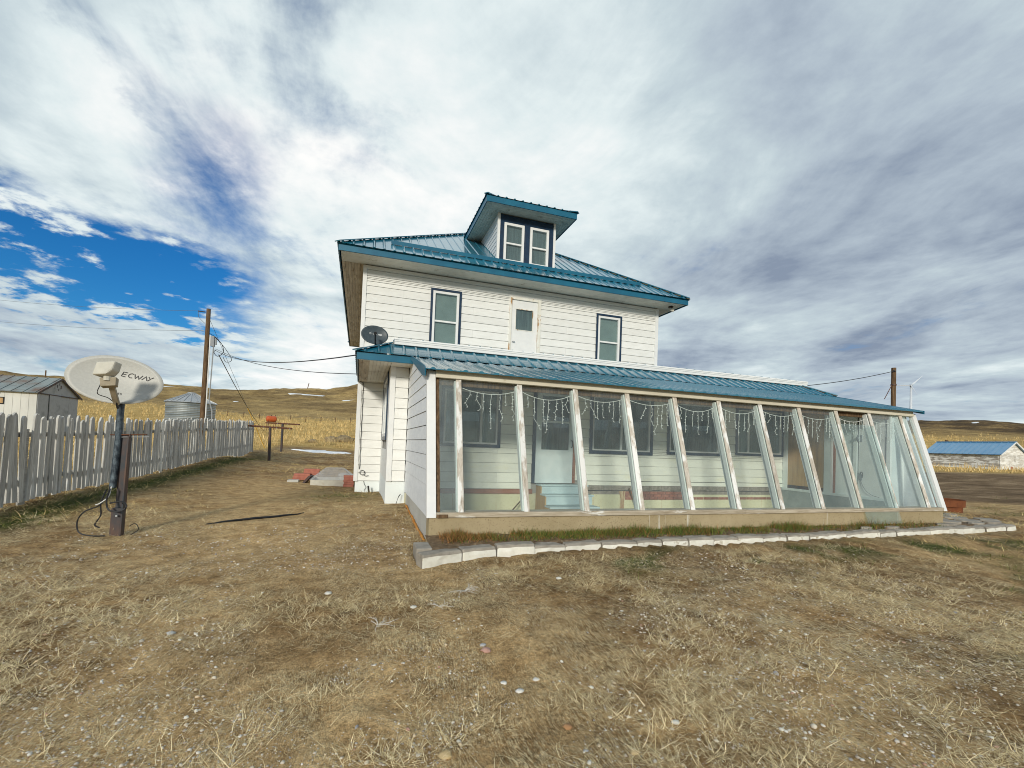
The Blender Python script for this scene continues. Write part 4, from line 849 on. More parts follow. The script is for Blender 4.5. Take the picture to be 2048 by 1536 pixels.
# --- sunroom
ZS, YS0, ZB_, YB_ = -.89, 5.955, .935, 6.49
def ys(z): return YS0 + (YB_ - YS0) * (z - ZS) / (ZB_ - ZS)     # outer face of the glazing slope
def roof_z(y): return 1.03 + .2435 * (y - 6.35)
MUL = [1.262, 2.185, 3.108, 4.035, 4.955, 5.875, 6.80, 7.735, 8.69, 9.61, 10.525]; MW = .082
def sunroom():
    B(.885, 10.95, 5.93, 6.16, -1.75, -.962).build('concrete_base', M['concrete'], house)
    B(.885, 1.05, 6.16, 9.08, -1.75, -.962).build('concrete_base', M['concrete_grey'], house)
    B(10.72, 10.95, 6.16, 9.08, -1.75, -.962).build('concrete_base', M['concrete'], house)
    B(1.05, 10.72, 6.16, 9.11, -1.50, -1.38).build('floor', M['floor_in'], house)
    for a, b, dz in ((.975, 3.2, 0), (3.203, 6.0, .004), (6.003, 8.66, -.003), (8.663, 10.93, .002)):
        B(a, b, 5.90, 6.14, -.958 + dz * .2, -.893 + dz).build('sill_board', M['sill'], house, bevel=.006)
    B(.975, 1.12, 5.885, 5.90, -.955, -.915).build('sill_scrap', M['pole'], house)
    # left wall: lap boards cut to the slope of the glass in front and to the roof above
    lw = B(.89, .95, 6.52, 9.08, -.955, 1.0).build('left_wall', M['backing'], house)
    for k in range(-5, 9):
        za = max(ZP - ROW * (k + 1), -.955); zb = ZP - ROW * k
        if zb <= za: continue
        ya, yb = ys(za) + .05, ys(zb) + .05
        top = lambda y: min(zb, roof_z(y) - .05)
        back = YP - .002
        if top(back) - za < .02: continue
        if roof_z(yb) - .05 >= zb: pts = [(ya, za + .009), (back, za + .009), (back, zb), (yb, zb)]
        else:
            yc = 6.35 + (zb + .05 - 1.03) / .2435; yd = max(ys(za) + .05, 6.35 + (za + .05 - 1.03) / .2435)
            pts = [(yd, za + .003), (back, za + .003), (back, min(zb, roof_z(back) - .05)), (min(yc, back), min(zb, roof_z(min(yc, back)) - .05))]
            if roof_z(ys(za) + .05) - .05 > za: pts.append((ys(za) + .06, min(zb, roof_z(ys(za) + .06) - .05)))
        bb = MB(); n = len(pts)
        bb.v = [(.866 - (.015 if i < 2 else .003), p[0], p[1]) for i, p in enumerate(pts)] + [(.888, p[0], p[1]) for p in pts]
        bb.f = [tuple(range(n)), tuple(range(n, 2 * n))[::-1]] + [(i, (i + 1) % n + 0, (i + 1) % n + n, i + n) for i in range(n)]
        bb.build('board', M['siding_side'], lw)
    def slanted(x0, x1, z0, z1, d0, d1):    # a board lying in the glazing slope, d0..d1 behind its outer face
        return MB().prism([(x0, ys(z0) + d0, z0), (x0, ys(z0) + d1, z0), (x0, ys(z1) + d1, z1), (x0, ys(z1) + d0, z1)], (x1 - x0, 0, 0))
    slanted(.850, .972, -.960, 1.02, -.03, .05).build('corner_board', M['white'], house, bevel=.004)
    slanted(10.925, 11.04, -.960, .99, -.03, .05).build('corner_board', M['white'], house, bevel=.004)
    slanted(.974, 1.03, -.892, .93, .02, .10).build('jamb', M['pole'], house)
    hb = MB().box(.974, 10.923, 6.445, 6.56, .975, 1.045).box(.974, 10.923, 6.435, 6.56, .925, .974); hb.build('header_beam', M['beam'], house, bevel=.004)
    B(.98, 10.9, 6.565, 6.62, .84, .96).build('header_soffit', M['pole'], house)
    for i, x in enumerate(MUL):
        m = slanted(x, x + MW, -.918, .932, -.022, .008); m.build('mullion', M['mullion'], house, bevel=.012)
        slanted(x + .012, x + .058, -.893, .90, .020, .17).build('rafter', M['rafter'], house, bevel=.003)
        slanted(x - .012, x + .010, -.892, .90, .022, .10).build('glazing_stop', M['rafter'], house)
    xs = [.972] + MUL + [10.925]
    for i in range(len(xs) - 1):
        a = xs[i] + (.058 if i == 0 else .012); b = xs[i + 1] + (.03 if i < len(xs) - 2 else 0)
        if i == 9: continue
        slanted(a, b, -.889, .93, .012, .017).build('pane', M['pane_hazy' if i >= 10 or i == 0 else 'pane'], house)
    p = slanted(8.74, 9.64, -1.165, .665, -.036, -.030); o = p.build('pane', M['pane_fallen'], house); o["label"] = 'slipped glass pane hanging below the sill'
    MB().prism([(10.86, ys(-.955) + .06, -.955), (10.86, YP - .01, -.955), (10.86, YP - .01, roof_z(YP) - .2), (10.86, ys(.9) + .10, .93)], (.055, 0, 0)).build('right_wall', M['siding_side'], house)
    # lean-to roof
    m = MB(); ey, ez, by = 6.335, roof_z(6.335), 8.455; bz = roof_z(by); x0, x1 = .815, 11.06
    m.prism([(x0, ey, ez), (x0, by, bz), (x0, by, bz - .012), (x0, ey, ez - .012)], (x1 - x0, 0, 0)); W = x1 - x0
    x = x0 + .10
    while x < x1 - .02:
        h = .021; m.prism([(x - .042, ey - .001, ez), (x - .016, ey - .001, ez + h), (x + .016, ey - .001, ez + h), (x + .042, ey - .001, ez)], (0, by - ey, bz - ez))
        for q in (-.075, .075): m.prism([(x + q - .012, ey - .001, ez), (x + q - .005, ey - .001, ez + .005), (x + q + .005, ey - .001, ez + .005), (x + q + .012, ey - .001, ez)], (0, by - ey, bz - ez))
        x += .229
    m.build('sunroom_roof', M['roof'], house)
    MB().prism([(.80, 8.42, 1.50), (.80, 8.42, 1.57), (.80, 7.4, roof_z(7.4) + .035), (.80, 6.42, roof_z(6.42) + .03), (.80, 6.30, roof_z(6.3) + .0), (.80, 6.33, roof_z(6.3) - .10), (.80, 6.55, roof_z(6.5) - .115), (.80, 7.4, roof_z(7.4) - .085)], (.016, 0, 0)).build('rake_trim', M['fascia'], house)
    MB().prism([(11.058, 8.4, 1.52), (11.058, 8.4, 1.56), (11.058, 6.33, roof_z(6.33) + .02), (11.058, 6.33, roof_z(6.33) - .05)], (.015, 0, 0)).build('rake_trim', M['fascia'], house)
MB().prism([(1.0, 6.66, roof_z(6.66) - .10), (1.0, 9.04, roof_z(9.04) - .16), (1.0, 9.04, roof_z(9.04) - .14), (1.0, 6.66, roof_z(6.66) - .08)], (9.4, 0, 0)).build('bounce_panel', M['rafter'], house)  # pale panel added under the roof to bounce light into the sunroom
sunroom()

# --- inside the sunroom: the old outer wall of the porch
def inside():
    bw = MB().box(.86, 10.42, YP + .06, YP + .088, -.99, 1.5).build('inner_wall', M['backing'], house)
    op = [(1.50, 2.745, -.05, 1.16), (3.46, 4.47, -.80, 1.23), (4.80, 6.43, -.10, 1.25), (6.83, 8.39, -.06, 1.22), (8.85, 10.38, -.02, 1.17)]
    siding(bw, 'siding_in', .95, 3.46, YP, -.893, 1.50, ZP, op[:1])
    siding(bw, 'siding_in', 4.47, 10.40, YP, -.705, 1.50, ZP, op[1:])
    B(.95, 3.50, YP - .012, YP + .03, -.990, -.896).build('skirting_board', M['redwood'], house)
    B(4.66, 10.40, YP - .02, YP + .03, -.800, -.712).build('skirting_board', M['siding_in'], house)
    mo = MB()
    for i in range(22):
        x = 4.62 + i * .262; mo.box(x, x + .255, YP - .012 - .012 * random.random(), YP + .03, -.90 - .02 * random.random(), -.806)
    mo.build('mortar_band', M['mortar'], house)
    bk = B(4.64, 10.40, YP + .0, YP + .031, -1.12, -.925).build('brick_course', M['mortar'], house)
    bme = B(0, .205, -.018, .01, 0, .058).mesh('brick', M['brick'])
    for r_ in range(3):
        for i in range(26):
            x = 4.66 + i * .218 + (.109 if r_ % 2 else 0)
            if x > 10.15 or (5.6 > x) or (7.35 < x and r_ > 0): continue
            o = link('brick', bme, None, bk, (x, YP + random.uniform(-.004, .004), -1.118 + r_ * .064))
    B(4.64, 6.18, YP - .01, YP + .028, -1.45, -1.0).build('inner_foundation', M['yellow'], house); B(6.16, 7.36, YP - .012, YP + .028, -1.45, -1.125).build('inner_foundation', M['yellow'], house); B(7.38, 10.40, YP - .01, YP + .028, -1.45, -1.0).build('inner_foundation', M['yellow'], house)
    for x_, w_, z_ in ((5.58, .17, -.93),):
        MB().poly([(x_, YP - .0245, z_), (x_ + w_, YP - .0245, z_ + .01), (x_ + w_ * .8, YP - .0245, -1.2), (x_ + w_ * .95, YP - .0245, -1.44), (x_ + w_ * .1, YP - .0245, -1.44), (x_ + w_ * .3, YP - .0245, -1.1)]).build('rust_stain', M['stain'], house)
    window(house, 1.50, 2.745, -.05, 1.16, YP - .002, None, .06, 'ltrb', .04, 'sheer', vsplit=.70)
    window(house, 4.80, 6.43, -.10, 1.25, YP - .002, None, .07, 'ltrb', .035, 'curtain', vsplit=.995 - .5)
    window(house, 6.83, 8.39, -.06, 1.22, YP - .002, None, .06, 'ltrb', .035, 'curtain')
    window(house, 8.85, 10.38, -.02, 1.17, YP - .002, None, .05, 'ltrb', .035, 'sheer', vsplit=.24)
    d = empty('storm_door', (3.97, YP, -.75)); d.parent = house; d.matrix_parent_inverse = Matrix.Translation(-base_of(house))
    B(3.465, 3.53, YP - .04, YP + .03, -.76, 1.225).build('door_frame', M['navy'], d); B(4.405, 4.465, YP - .04, YP + .03, -.76, 1.225).build('door_frame', M['redwood'], d); B(3.53, 4.405, YP - .04, YP + .03, 1.17, 1.225).build('door_frame', M['navy'], d)
    MB().box(3.535, 3.66, YP - .03, YP + .01, -.76, 1.165).box(4.30, 4.40, YP - .03, YP + .01, -.76, 1.165).box(3.66, 4.30, YP - .03, YP + .01, 1.10, 1.165).box(3.66, 4.30, YP - .03, YP + .01, -.76, -.05).box(3.66, 4.30, YP - .022, YP + .01, .53, .57).build('door_leaf', M['storm_door'], d)
    B(3.66, 4.30, YP - .01, YP - .006, .57, 1.10).build('pane', M['win_glass'], d); B(3.66, 4.30, YP - .01, YP - .006, -.05, .53).build('pane', M['win_glass'], d); B(3.54, 4.40, YP + .03, YP + .05, -.7, 1.16).build('curtain', M['curtain'], d)
    MB().tube([(4.36, YP - .03, .02), (4.36, YP - .08, .02), (4.36, YP - .08, .16), (4.36, YP - .03, .16)], .01, 6).build('handle', M['print_black'], d)
    st = empty('steps', (4.1, 8.8, -1.38)); st.parent = house; st.matrix_parent_inverse = Matrix.Translation(-base_of(house))
    for i, (z, y0) in enumerate(((-.775, 8.80), (-.955, 8.54), (-1.165, 8.28))):
        B(3.57, 4.66, y0 - .02, y0 + .27, z - .032, z).build('tread', M['step'], st, bevel=.004); B(3.60, 4.63, y0 + .012, y0 + .03, z - .20, z - .034).build('riser', M['step'], st)
    MB().prism([(3.575, YP - .02, -.81), (3.575, 8.80, -.81), (3.575, 8.80, -.99), (3.575, 8.54, -.99), (3.575, 8.54, -1.20), (3.575, 8.28, -1.20), (3.575, 8.28, -1.38), (3.575, YP - .02, -1.38)], (.024, 0, 0)).build('stringer', M['plywood'], st)
    # right-hand end wall
    X = 10.42
    MB().prism([(X, 6.56, -1.40), (X, YP + .05, -1.40), (X, YP + .05, 1.40), (X, 8.0, roof_z(8.0) - .06), (X, 6.56, .97)], (.30, 0, 0)).build('end_wall', M['inner_panel'], house)
    B(X - .06, X - .001, 6.52, YP - .02, -.86, -.80).build('ledge', M['inner_panel'], house); B(X - .05, X - .002, 6.52, YP - .02, -1.38, -.862).build('ledge_front', M['ledge'], house)
    B(X - .03, X - .001, 8.93, YP - .02, -.80, 1.35).build('trim_board', M['rafter'], house); B(X - .018, X - .001, 7.96, 8.93, -.72, 1.3).build('plywood_panel', M['plywood'], house); B(X - .02, X - .001, 7.96, 8.93, -.80, -.722).build('dark_strip', M['steel_dark'], house)
    B(X - .04, X - .001, 7.80, 7.955, -.80, 1.30).build('trim_board', M['inner_panel'], house); B(X - .045, X - .002, 7.745, 7.795, -.80, 1.30).build('trim_board', M['white'], house); B(X - .03, X - .002, 7.69, 7.74, -.80, .4).build('red_strip', M['redwood'], house)
    B(X - .022, X - .001, 7.28, 7.685, -.80, 1.17).build('wall_panel', M['inner_panel'], house); B(X - .05, X - .001, 7.20, 7.275, -.80, 1.16).build('trim_board', M['rafter'], house); B(X - .026, X - .001, 6.64, 7.175, -.80, 1.02).build('white_door', M['white'], house); B(X - .012, X - .0005, 7.176, 7.199, -.80, 1.0).build('dark_gap', M['dark'], house); B(X - .012, X - .0005, 6.601, 6.639, -.80, 1.0).build('dark_gap', M['dark'], house)
    B(X - .05, X - .0, 6.53, 6.60, -.80, 1.0).build('trim_board', M['rafter'], house)
    B(10.722, 10.858, 6.56, 6.60, -1.0, .96).build('trim_board', M['rafter'], house)
inside()

# ------------------------------------------------------------------ fittings on the house
def strokes(paths, width, place):
    """flat print: polylines of constant width, each vertex put on its surface by place(u, v)."""
    mb = MB()
    for path in paths:
        pts = []
        for a, b in zip(path[:-1], path[1:]):
            n = max(1, int(math.dist(a, b) / .02)); pts += [(a[0] + (b[0] - a[0]) * i / n, a[1] + (b[1] - a[1]) * i / n) for i in range(n)]
        pts.append(path[-1]); L_ = []; R_ = []
        for i, p in enumerate(pts):
            q0 = pts[max(i - 1, 0)]; q1 = pts[min(i + 1, len(pts) - 1)]; dx, dy = q1[0] - q0[0], q1[1] - q0[1]; l = math.hypot(dx, dy) or 1
            L_.append((p[0] - dy / l * width / 2, p[1] + dx / l * width / 2)); R_.append((p[0] + dy / l * width / 2, p[1] - dx / l * width / 2))
        for i in range(len(pts) - 1): mb.quad(place(*R_[i]), place(*R_[i + 1]), place(*L_[i + 1]), place(*L_[i]))
    return mb
def arc(cx, cy, rx, ry, a0, a1, n=10): return [(cx + rx * math.cos(R(a0 + (a1 - a0) * i / n)), cy + ry * math.sin(R(a0 + (a1 - a0) * i / n))) for i in range(n + 1)]
def dish_surface(c, n, roll, a, b, depth):
    c = Vector(c); n = Vector(n).normalized(); e = n.cross(Vector((0, 0, 1))).normalized() * -1; u = n.cross(e).normalized()
    if u.z < 0: u = -u
    ee = e * math.cos(roll) + u * math.sin(roll); uu = u * math.cos(roll) - e * math.sin(roll)
    def P(x, y, off=0.0):
        q = (x / a) ** 2 + (y / b) ** 2; return tuple(c + ee * x + uu * y + n * (depth * (q - 1) + off))
    return P, ee, uu, n
def dish_mesh(P, a, b, th):
    mb = MB(); NR, NA = 9, 56; idx = {}
    for side, off in ((0, 0), (1, -th)):
        for i in range(NR + 1):
            for j in range(NA):
                r = i / NR; q = 2 * math.pi * j / NA; idx[side, i, j] = len(mb.v); mb.v.append(P(a * r * math.cos(q), b * r * math.sin(q), off))
        for i in range(NR):
            for j in range(NA):
                k = (j + 1) % NA; f = (idx[side, i, j], idx[side, i + 1, j], idx[side, i + 1, k], idx[side, i, k]); mb.f.append(f if side == 0 else f[::-1])
    for j in range(NA):
        k = (j + 1) % NA; mb.f.append((idx[0, NR, j], idx[1, NR, j], idx[1, NR, k], idx[0, NR, k]))
    return mb
def roof_dish():
    r = empty('satellite_dish', (.20, 8.95, 1.72), 'small dark grey oval satellite dish on the porch roof corner', 'satellite dish')
    a, b = .245, .182; P, e, u, n = dish_surface((.175, 8.90, 1.975), (.06, -1, .16), -.02, a, b, .035)
    dish_mesh(P, a, b, .008).build('reflector', M['dish_dark'], r, smooth=True)
    pl = lambda x, y: P(x, y, .003); h = .032; x0 = .062; y0 = .006
    hd = [[(x0, y0), (x0, y0 + h)], [(x0, y0 + h / 2), (x0 + .028, y0 + h / 2)], [(x0 + .028, y0), (x0 + .028, y0 + h)], [(x0 + .042, y0), (x0 + .042, y0 + h), (x0 + .056, y0 + h), (x0 + .068, y0 + h * .75), (x0 + .068, y0 + h * .25), (x0 + .056, y0), (x0 + .042, y0)]]
    strokes(hd, .007, pl).build('lettering', M['print_white'], r)
    d = -.095; g = .016; q = .046
    word = [arc(d + .014, g + .014, .014, .014, 0, 360, 12), [(d + .028, g), (d + .028, g + q)], [(d + .046, g), (d + .046, g + .028)], [(d + .046, g + .038), (d + .046, g + .044)], [(d + .086, g + .028), (d + .066, g + .028), (d + .064, g + .016), (d + .084, g + .013), (d + .084, g + .001), (d + .062, g + .001)], [(d + .102, g), (d + .102, g + q)], arc(d + .115, g + .016, .013, .012, 180, 0, 6) + [(d + .128, g)]]
    strokes(word, .004, pl).build('lettering', M['print_white'], r)
    MB().tube([(.20, 9.0, 1.66), (.198, 8.98, 1.80), (.19, 8.945, 1.90)], .02, 8).build('mast', M['cable'], r)
    MB().tube([(.193, 8.90, 1.80), (.187, 8.76, 1.80), (.178, 8.60, 1.93)], .014, 8).build('arm', M['cable'], r)
    MB().tube([(.178, 8.56, 1.93), (.177, 8.63, 1.945), (.176, 8.70, 1.955)], [.026, .032, .022], 10).build('receiver', M['cable'], r)
    B(.13, .27, 8.93, 9.07, 1.635, 1.665).build('foot', M['galv'], r)
roof_dish()
def corner_cable():
    pts = [(-.115, 11.72, 1.60), (-.10, 11.745, 1.45), (.02, 11.745, 1.40)]
    pts += [(.02 + .006 * math.sin(i * 1.7), 11.752, 1.40 - i * .1) for i in range(1, 22)]
    MB().tube(pts, .007, 6).build('service_cable', M['cable'], None)
    o = bpy.data.objects['service_cable']
    c = []
    for i in range(40): q = i * .42; c.append((.085 + .055 * math.cos(q + math.pi), 11.745 - .0004 * i, -.78 + .055 * math.sin(q + math.pi)))
    MB().hose(c + [(.15, 11.74, -.86), (.24, 11.74, -.85)], .006, 6).build('coil', M['cable'], o)
    MB().hose([(.13, 11.79, -.99), (.15, 11.79, -1.07), (.19, 11.79, -1.14), (.15, 11.79, -1.22)], .005, 5).build('loose_wire', M['cable'], o)
    tag(o, 'black cable down the left house corner ending in a coil', 'cable')
    s = MB().tube([(.27, 11.60, -1.32), (.24, 11.62, -1.09)], .022, 8).build('pipe_stub', M['cable']); tag(s, 'short black pipe stub by the white foundation', 'pipe')
    s = MB().tube([(.78, 9.02, -1.0), (.74, 8.96, -1.05), (.70, 8.93, -1.17)], .008, 6).build('loose_cable', M['cable']); tag(s, 'short loose cable leaning on the porch foundation', 'cable')
corner_cable()
def security_light():
    r = empty('security_light', (8.62, 11.45, 4.33), 'small twin floodlight under the right eave corner', 'light')
    MB().lathe([(.0, 0), (.07, 0), (.07, -.03), (.0, -.03)], (8.62, 11.45, 4.330), 14).build('base', M['cable'], r)
    MB().tube([(8.62, 11.45, 4.30), (8.63, 11.43, 4.22)], .014, 6).build('stem', M['galv'], r)
    MB().tube([(8.60, 11.43, 4.22), (8.68, 11.38, 4.19)], [.028, .042], 10).build('lamp_head', M['lnb'], r)
security_light()
ORD = ['first', 'second', 'third', 'fourth', 'fifth', 'sixth', 'seventh', 'eighth', 'ninth', 'tenth']
def icicle_lights():
    for i in range(10):
        x0, x1 = MUL[i] + .06, MUL[i + 1] + .01
        r = empty('icicle_lights', ((x0 + x1) / 2, ys(.75) + .12, .75), 'white icicle light string in the %s wide sunroom bay from the left' % ORD[i], 'string lights', 'icicle light strings across the sunroom glass')
        sag = random.uniform(.07, .12); za = .845 + random.uniform(-.02, .01); zb = .80 + random.uniform(-.02, .03); N = 14
        top = []
        for k in range(N + 1):
            t = k / N; z = za + (zb - za) * t - sag * 4 * t * (1 - t); top.append((x0 + (x1 - x0) * t, ys(z) + .075, z))
        MB().tube(top, .0045, 5).build('main_wire', M['wire_white'], r)
        drops = MB(); bulbs = MB(); n = 8
        for k in range(n):
            if i == 3 and k in (1, 2): continue
            t = (k + .5 + random.uniform(-.2, .2)) / n; j = min(int(t * N), N - 1); p = Vector(top[j]).lerp(Vector(top[j + 1]), t * N - j)
            L_ = random.choice([.18, .26, .26, .36, .40, .46]) * random.uniform(.85, 1.1); pts = [p]; m = max(4, int(L_ / .05)); x = 0
            curl = random.random() < .35
            for q in range(1, m + 1):
                x += random.uniform(-.010, .010) + (random.choice([-1, 1]) * .03 if curl and q > m - 3 else 0)
                pts.append(p + Vector((x, random.uniform(-.004, .004), -L_ * q / m)))
            drops.tube(pts, .0034, 4)
            for q in range(1, m + 1, 1):
                if random.random() < .75:
                    b = pts[q]; sx = random.choice([-1, 1]); bulbs.tube([b, b + Vector((sx * .020, -.004, random.uniform(-.012, .006)))], [.0045, .0055], 5)
        drops.build('drop_wires', M['wire_white'], r); bulbs.build('bulbs', M['wire_white'], r)
icicle_lights()
def indoor_bits():
    o = empty('wall_outlet', (10.39, 7.12, -.35), 'dark power outlet with hanging cord on the sunroom end wall', 'outlet')
    B(10.372, 10.393, 7.085, 7.145, -.46, -.33).build('box', M['grey_box'], o, bevel=.006)
    MB().hose([(10.38, 7.12, -.33), (10.36, 7.10, -.28), (10.36, 7.06, -.31), (10.365, 7.07, -.40)], .008, 6).build('plug', M['cable'], o)
    MB().hose([(10.38, 7.115, -.46), (10.37, 7.06, -.58), (10.36, 6.98, -.68), (10.36, 6.86, -.76), (10.36, 6.72, -.79)], .006, 6).build('cord', M['wire_grey'], o)
    o = empty('wall_bracket', (10.39, 7.15, .45), 'dark metal bracket high on the sunroom end wall', 'bracket')
    B(10.375, 10.394, 7.10, 7.20, .38, .52).build('plate', M['grey_box'], o); B(10.30, 10.376, 7.13, 7.17, .42, .48).build('arm', M['grey_box'], o)
    MB().hose([(10.36, 7.16, .52), (10.372, 7.12, .75), (10.372, 7.10, 1.0)], .004, 5).build('cord', M['wire_grey'], o)
    tag(MB().bar((6.02, 8.95, -1.38), (5.82, 9.04, -.86), .03, .03).build('wooden_stick', M['pole']), 'thin wooden stick leaning on the yellow foundation inside', 'stick')
    tag(MB().bar((2.85, 8.7, -1.38), (3.35, 9.03, -1.0), .02, .02).build('wooden_stick', M['pole']), 'short stick on the floor beside the inside steps', 'stick')
indoor_bits()

# ------------------------------------------------------------------ stone edging, bed and flagstones
def edging():
    fy = lambda x: float(np.interp(x, [.69, 1.1, 1.6, 3.3, 6, 8.8, 11.4, 12.6], [5.04, 5.19, 5.29, 5.34, 5.32, 5.43, 5.50, 5.60]))
    r = empty('stone_edging', (6, 5.4, -1.36), 'low whitewashed stone edging along the bed below the sunroom', 'edging')
    me_mats = (M['stone_white'], M['stone_top'])
    def stone(x0, x1, y0, y1, dep, zt, zb, gap=.01):
        """one rough edging stone: whitewashed front, bare worn top, rounded arrises."""
        J = lambda s: random.uniform(-s, s); t = Vector((x1 - x0, y1 - y0, 0)); ln = t.length; t.normalize(); nrm = Vector((-t.y, t.x, 0)); nx = 7; mb = MB()
        fr = J(.012); rows = [(fr, zb), (fr + J(.004), zt - .075), (fr + .003, zt - .032), (fr + .014, zt - .010), (fr + .036, zt), (dep * .5, zt + J(.007)), (dep - .03, zt), (dep - .006, zt - .02), (dep, zb)]
        tilt = J(.007)
        for k, (o_, z) in enumerate(rows):
            for i in range(nx):
                e = i / (nx - 1); edge = 1 if i in (0, nx - 1) else (.35 if i in (1, nx - 2) else 0); f = gap + e * (ln - 2 * gap); f = {1: gap + .018, nx - 2: ln - gap - .018}.get(i, f)
                o2 = o_ + (edge * .013 if k < 4 else -edge * .010 if k > 6 else 0) + J(.005); z2 = z + ((tilt * (e - .5) * 2 - edge * .013 + J(.005)) if z > zb else 0)
                b = Vector((x0, y0, 0)) + t * f + nrm * o2; mb.v.append((b.x, b.y, z2))
        nr = len(rows)
        for q in range(nr - 1):
            for i in range(nx - 1): mb.f.append((q * nx + i, q * nx + i + 1, (q + 1) * nx + i + 1, (q + 1) * nx + i))
        mb.f.append(tuple(q * nx for q in range(nr))[::-1]); mb.f.append(tuple(q * nx + nx - 1 for q in range(nr)))
        me = mb.mesh('stone'); [me.materials.append(q) for q in me_mats]
        for k, pl in enumerate(me.polygons): pl.material_index = 0 if k < 2 * (nx - 1) else 1
        return link('stone', me, None, r)
    x = .70
    while x < 11.3:
        w = random.uniform(.40, .54) if x < 8 else random.uniform(.34, .55); x1 = min(x + w, 11.45)
        stone(x, x1, fy(x) + random.uniform(-.012, .012), fy(x1) + random.uniform(-.012, .012), random.uniform(.17, .23), -1.205 + random.uniform(-.016, .016), -1.60, random.uniform(.002, .008)); x = x1
    for a, b in ((11.47, 11.88), (11.89, 12.25), (12.26, 12.62)): stone(a, b, fy(a), fy(b), .26, -1.205, -1.6)
    o = B(.665, .845, 5.30, 5.66, -1.55, -1.205).build('stone', M['stone_top'], r, bevel=.012)
    # the raised bed behind it
    X = np.linspace(.84, 12.5, 120); Y = np.linspace(0, 1, 8); V = []; F = []
    for x_ in X:
        y0 = fy(x_) + .12; y1 = 5.95 if x_ < 10.96 else 6.2
        for t in Y: y = y0 + (y1 - y0) * t; V.append((x_, y, -1.222 + .035 * t + .018 * math.sin(x_ * 7 + 9 * t) * .5 + random.uniform(-.008, .008)))
    for i in range(len(X) - 1):
        for j in range(7): a = i * 8 + j; F.append((a, a + 8, a + 9, a + 1))
    me = bpy.data.meshes.new('flower_bed'); me.from_pydata(V, [], F); me.materials.append(mat_mix('bed_soil', (.10, .065, .035), (.22, .15, .085), 14, (1, 1, 1), .95, c3=(.34, .26, .16), s3=9, t3=(.56, .66), bump=.8, bdist=.02)); tag(link('flower_bed', me), kind='structure')
    n = 26000; bx = 1.0 + 9.4 * rng.random(n) ** 1.25; by = 5.52 + .40 * np.sqrt(rng.random(n)); dens = np.interp(bx, [1, 6.8, 8.0, 10.4], [1, 1, .35, .12]) * sstep(fbm(bx * 2.2, by * 2.2, 3, 301), -.28, -.06)
    k = rng.random(n) < dens; bx, by = bx[k], by[k]; n = len(bx); brown = (rng.random(n) < np.interp(bx, [1, 1.6, 2.2, 5, 9], [.85, .60, .26, .24, .40]))
    col = np.where(brown[:, None], np.array([.26, .13, .045]) * rng.uniform(.6, 1.6, (n, 1)), np.array([.095, .130, .026]) * rng.uniform(.5, 1.8, (n, 1)))
    blades('bed_grass', bx, by, np.full(n, -1.215), rng.uniform(.04, .15, n) * np.clip(.95 + 1.7 * fbm(bx * 2.6, by * 2.6, 3, 311), .4, 1.35), rng.uniform(.004, .008, n), rng.uniform(0, 6.28, n), rng.uniform(.05, .75, n), rng.uniform(0, .9, n), col, M['green_blades'], 'thick green and rusty grass along the foot of the concrete base')
    # flagstones beyond the right corner
    fl = empty('flagstones', (11.8, 6.2, -1.2), 'loose grey flagstones beyond the right corner of the sunroom', 'paving')
    for (x_, y_, rx, ry) in ((10.75, 5.78, .26, .10), (11.2, 6.0, .30, .20), (11.55, 6.45, .28, .26), (11.95, 6.05, .30, .20), (12.3, 6.5, .32, .24), (11.3, 6.85, .26, .2), (12.0, 6.95, .3, .24), (12.75, 6.15, .26, .2), (12.7, 6.85, .3, .22), (11.75, 5.82, .2, .1), (12.35, 5.85, .24, .1), (9.0, 5.62, .16, .07), (8.4, 5.66, .13, .06)):
        pts = [(x_ + rx * random.uniform(.82, 1.1) * math.cos(q * math.pi / 4 + .2), y_ + ry * random.uniform(.82, 1.1) * math.sin(q * math.pi / 4 + .2), -1.24) for q in range(8)]
        MB().prism(pts, (random.uniform(-.01, .01), 0, .062 + random.uniform(0, .02))).build('flagstone', M['stone_top'], fl, bevel=.008)
    tag(MB().tube([(.865 + random.uniform(-.012, .004), 5.98 + i * .13, h1(.865, 5.98 + i * .13) + random.uniform(-.004, .012)) for i in range(1, 22)], [.010 + .014 * random.random() for i in range(21)], 7).build('edging_strip', M['lichen']), 'rusty orange strip along the left foot of the sunroom', 'edging')
edging()

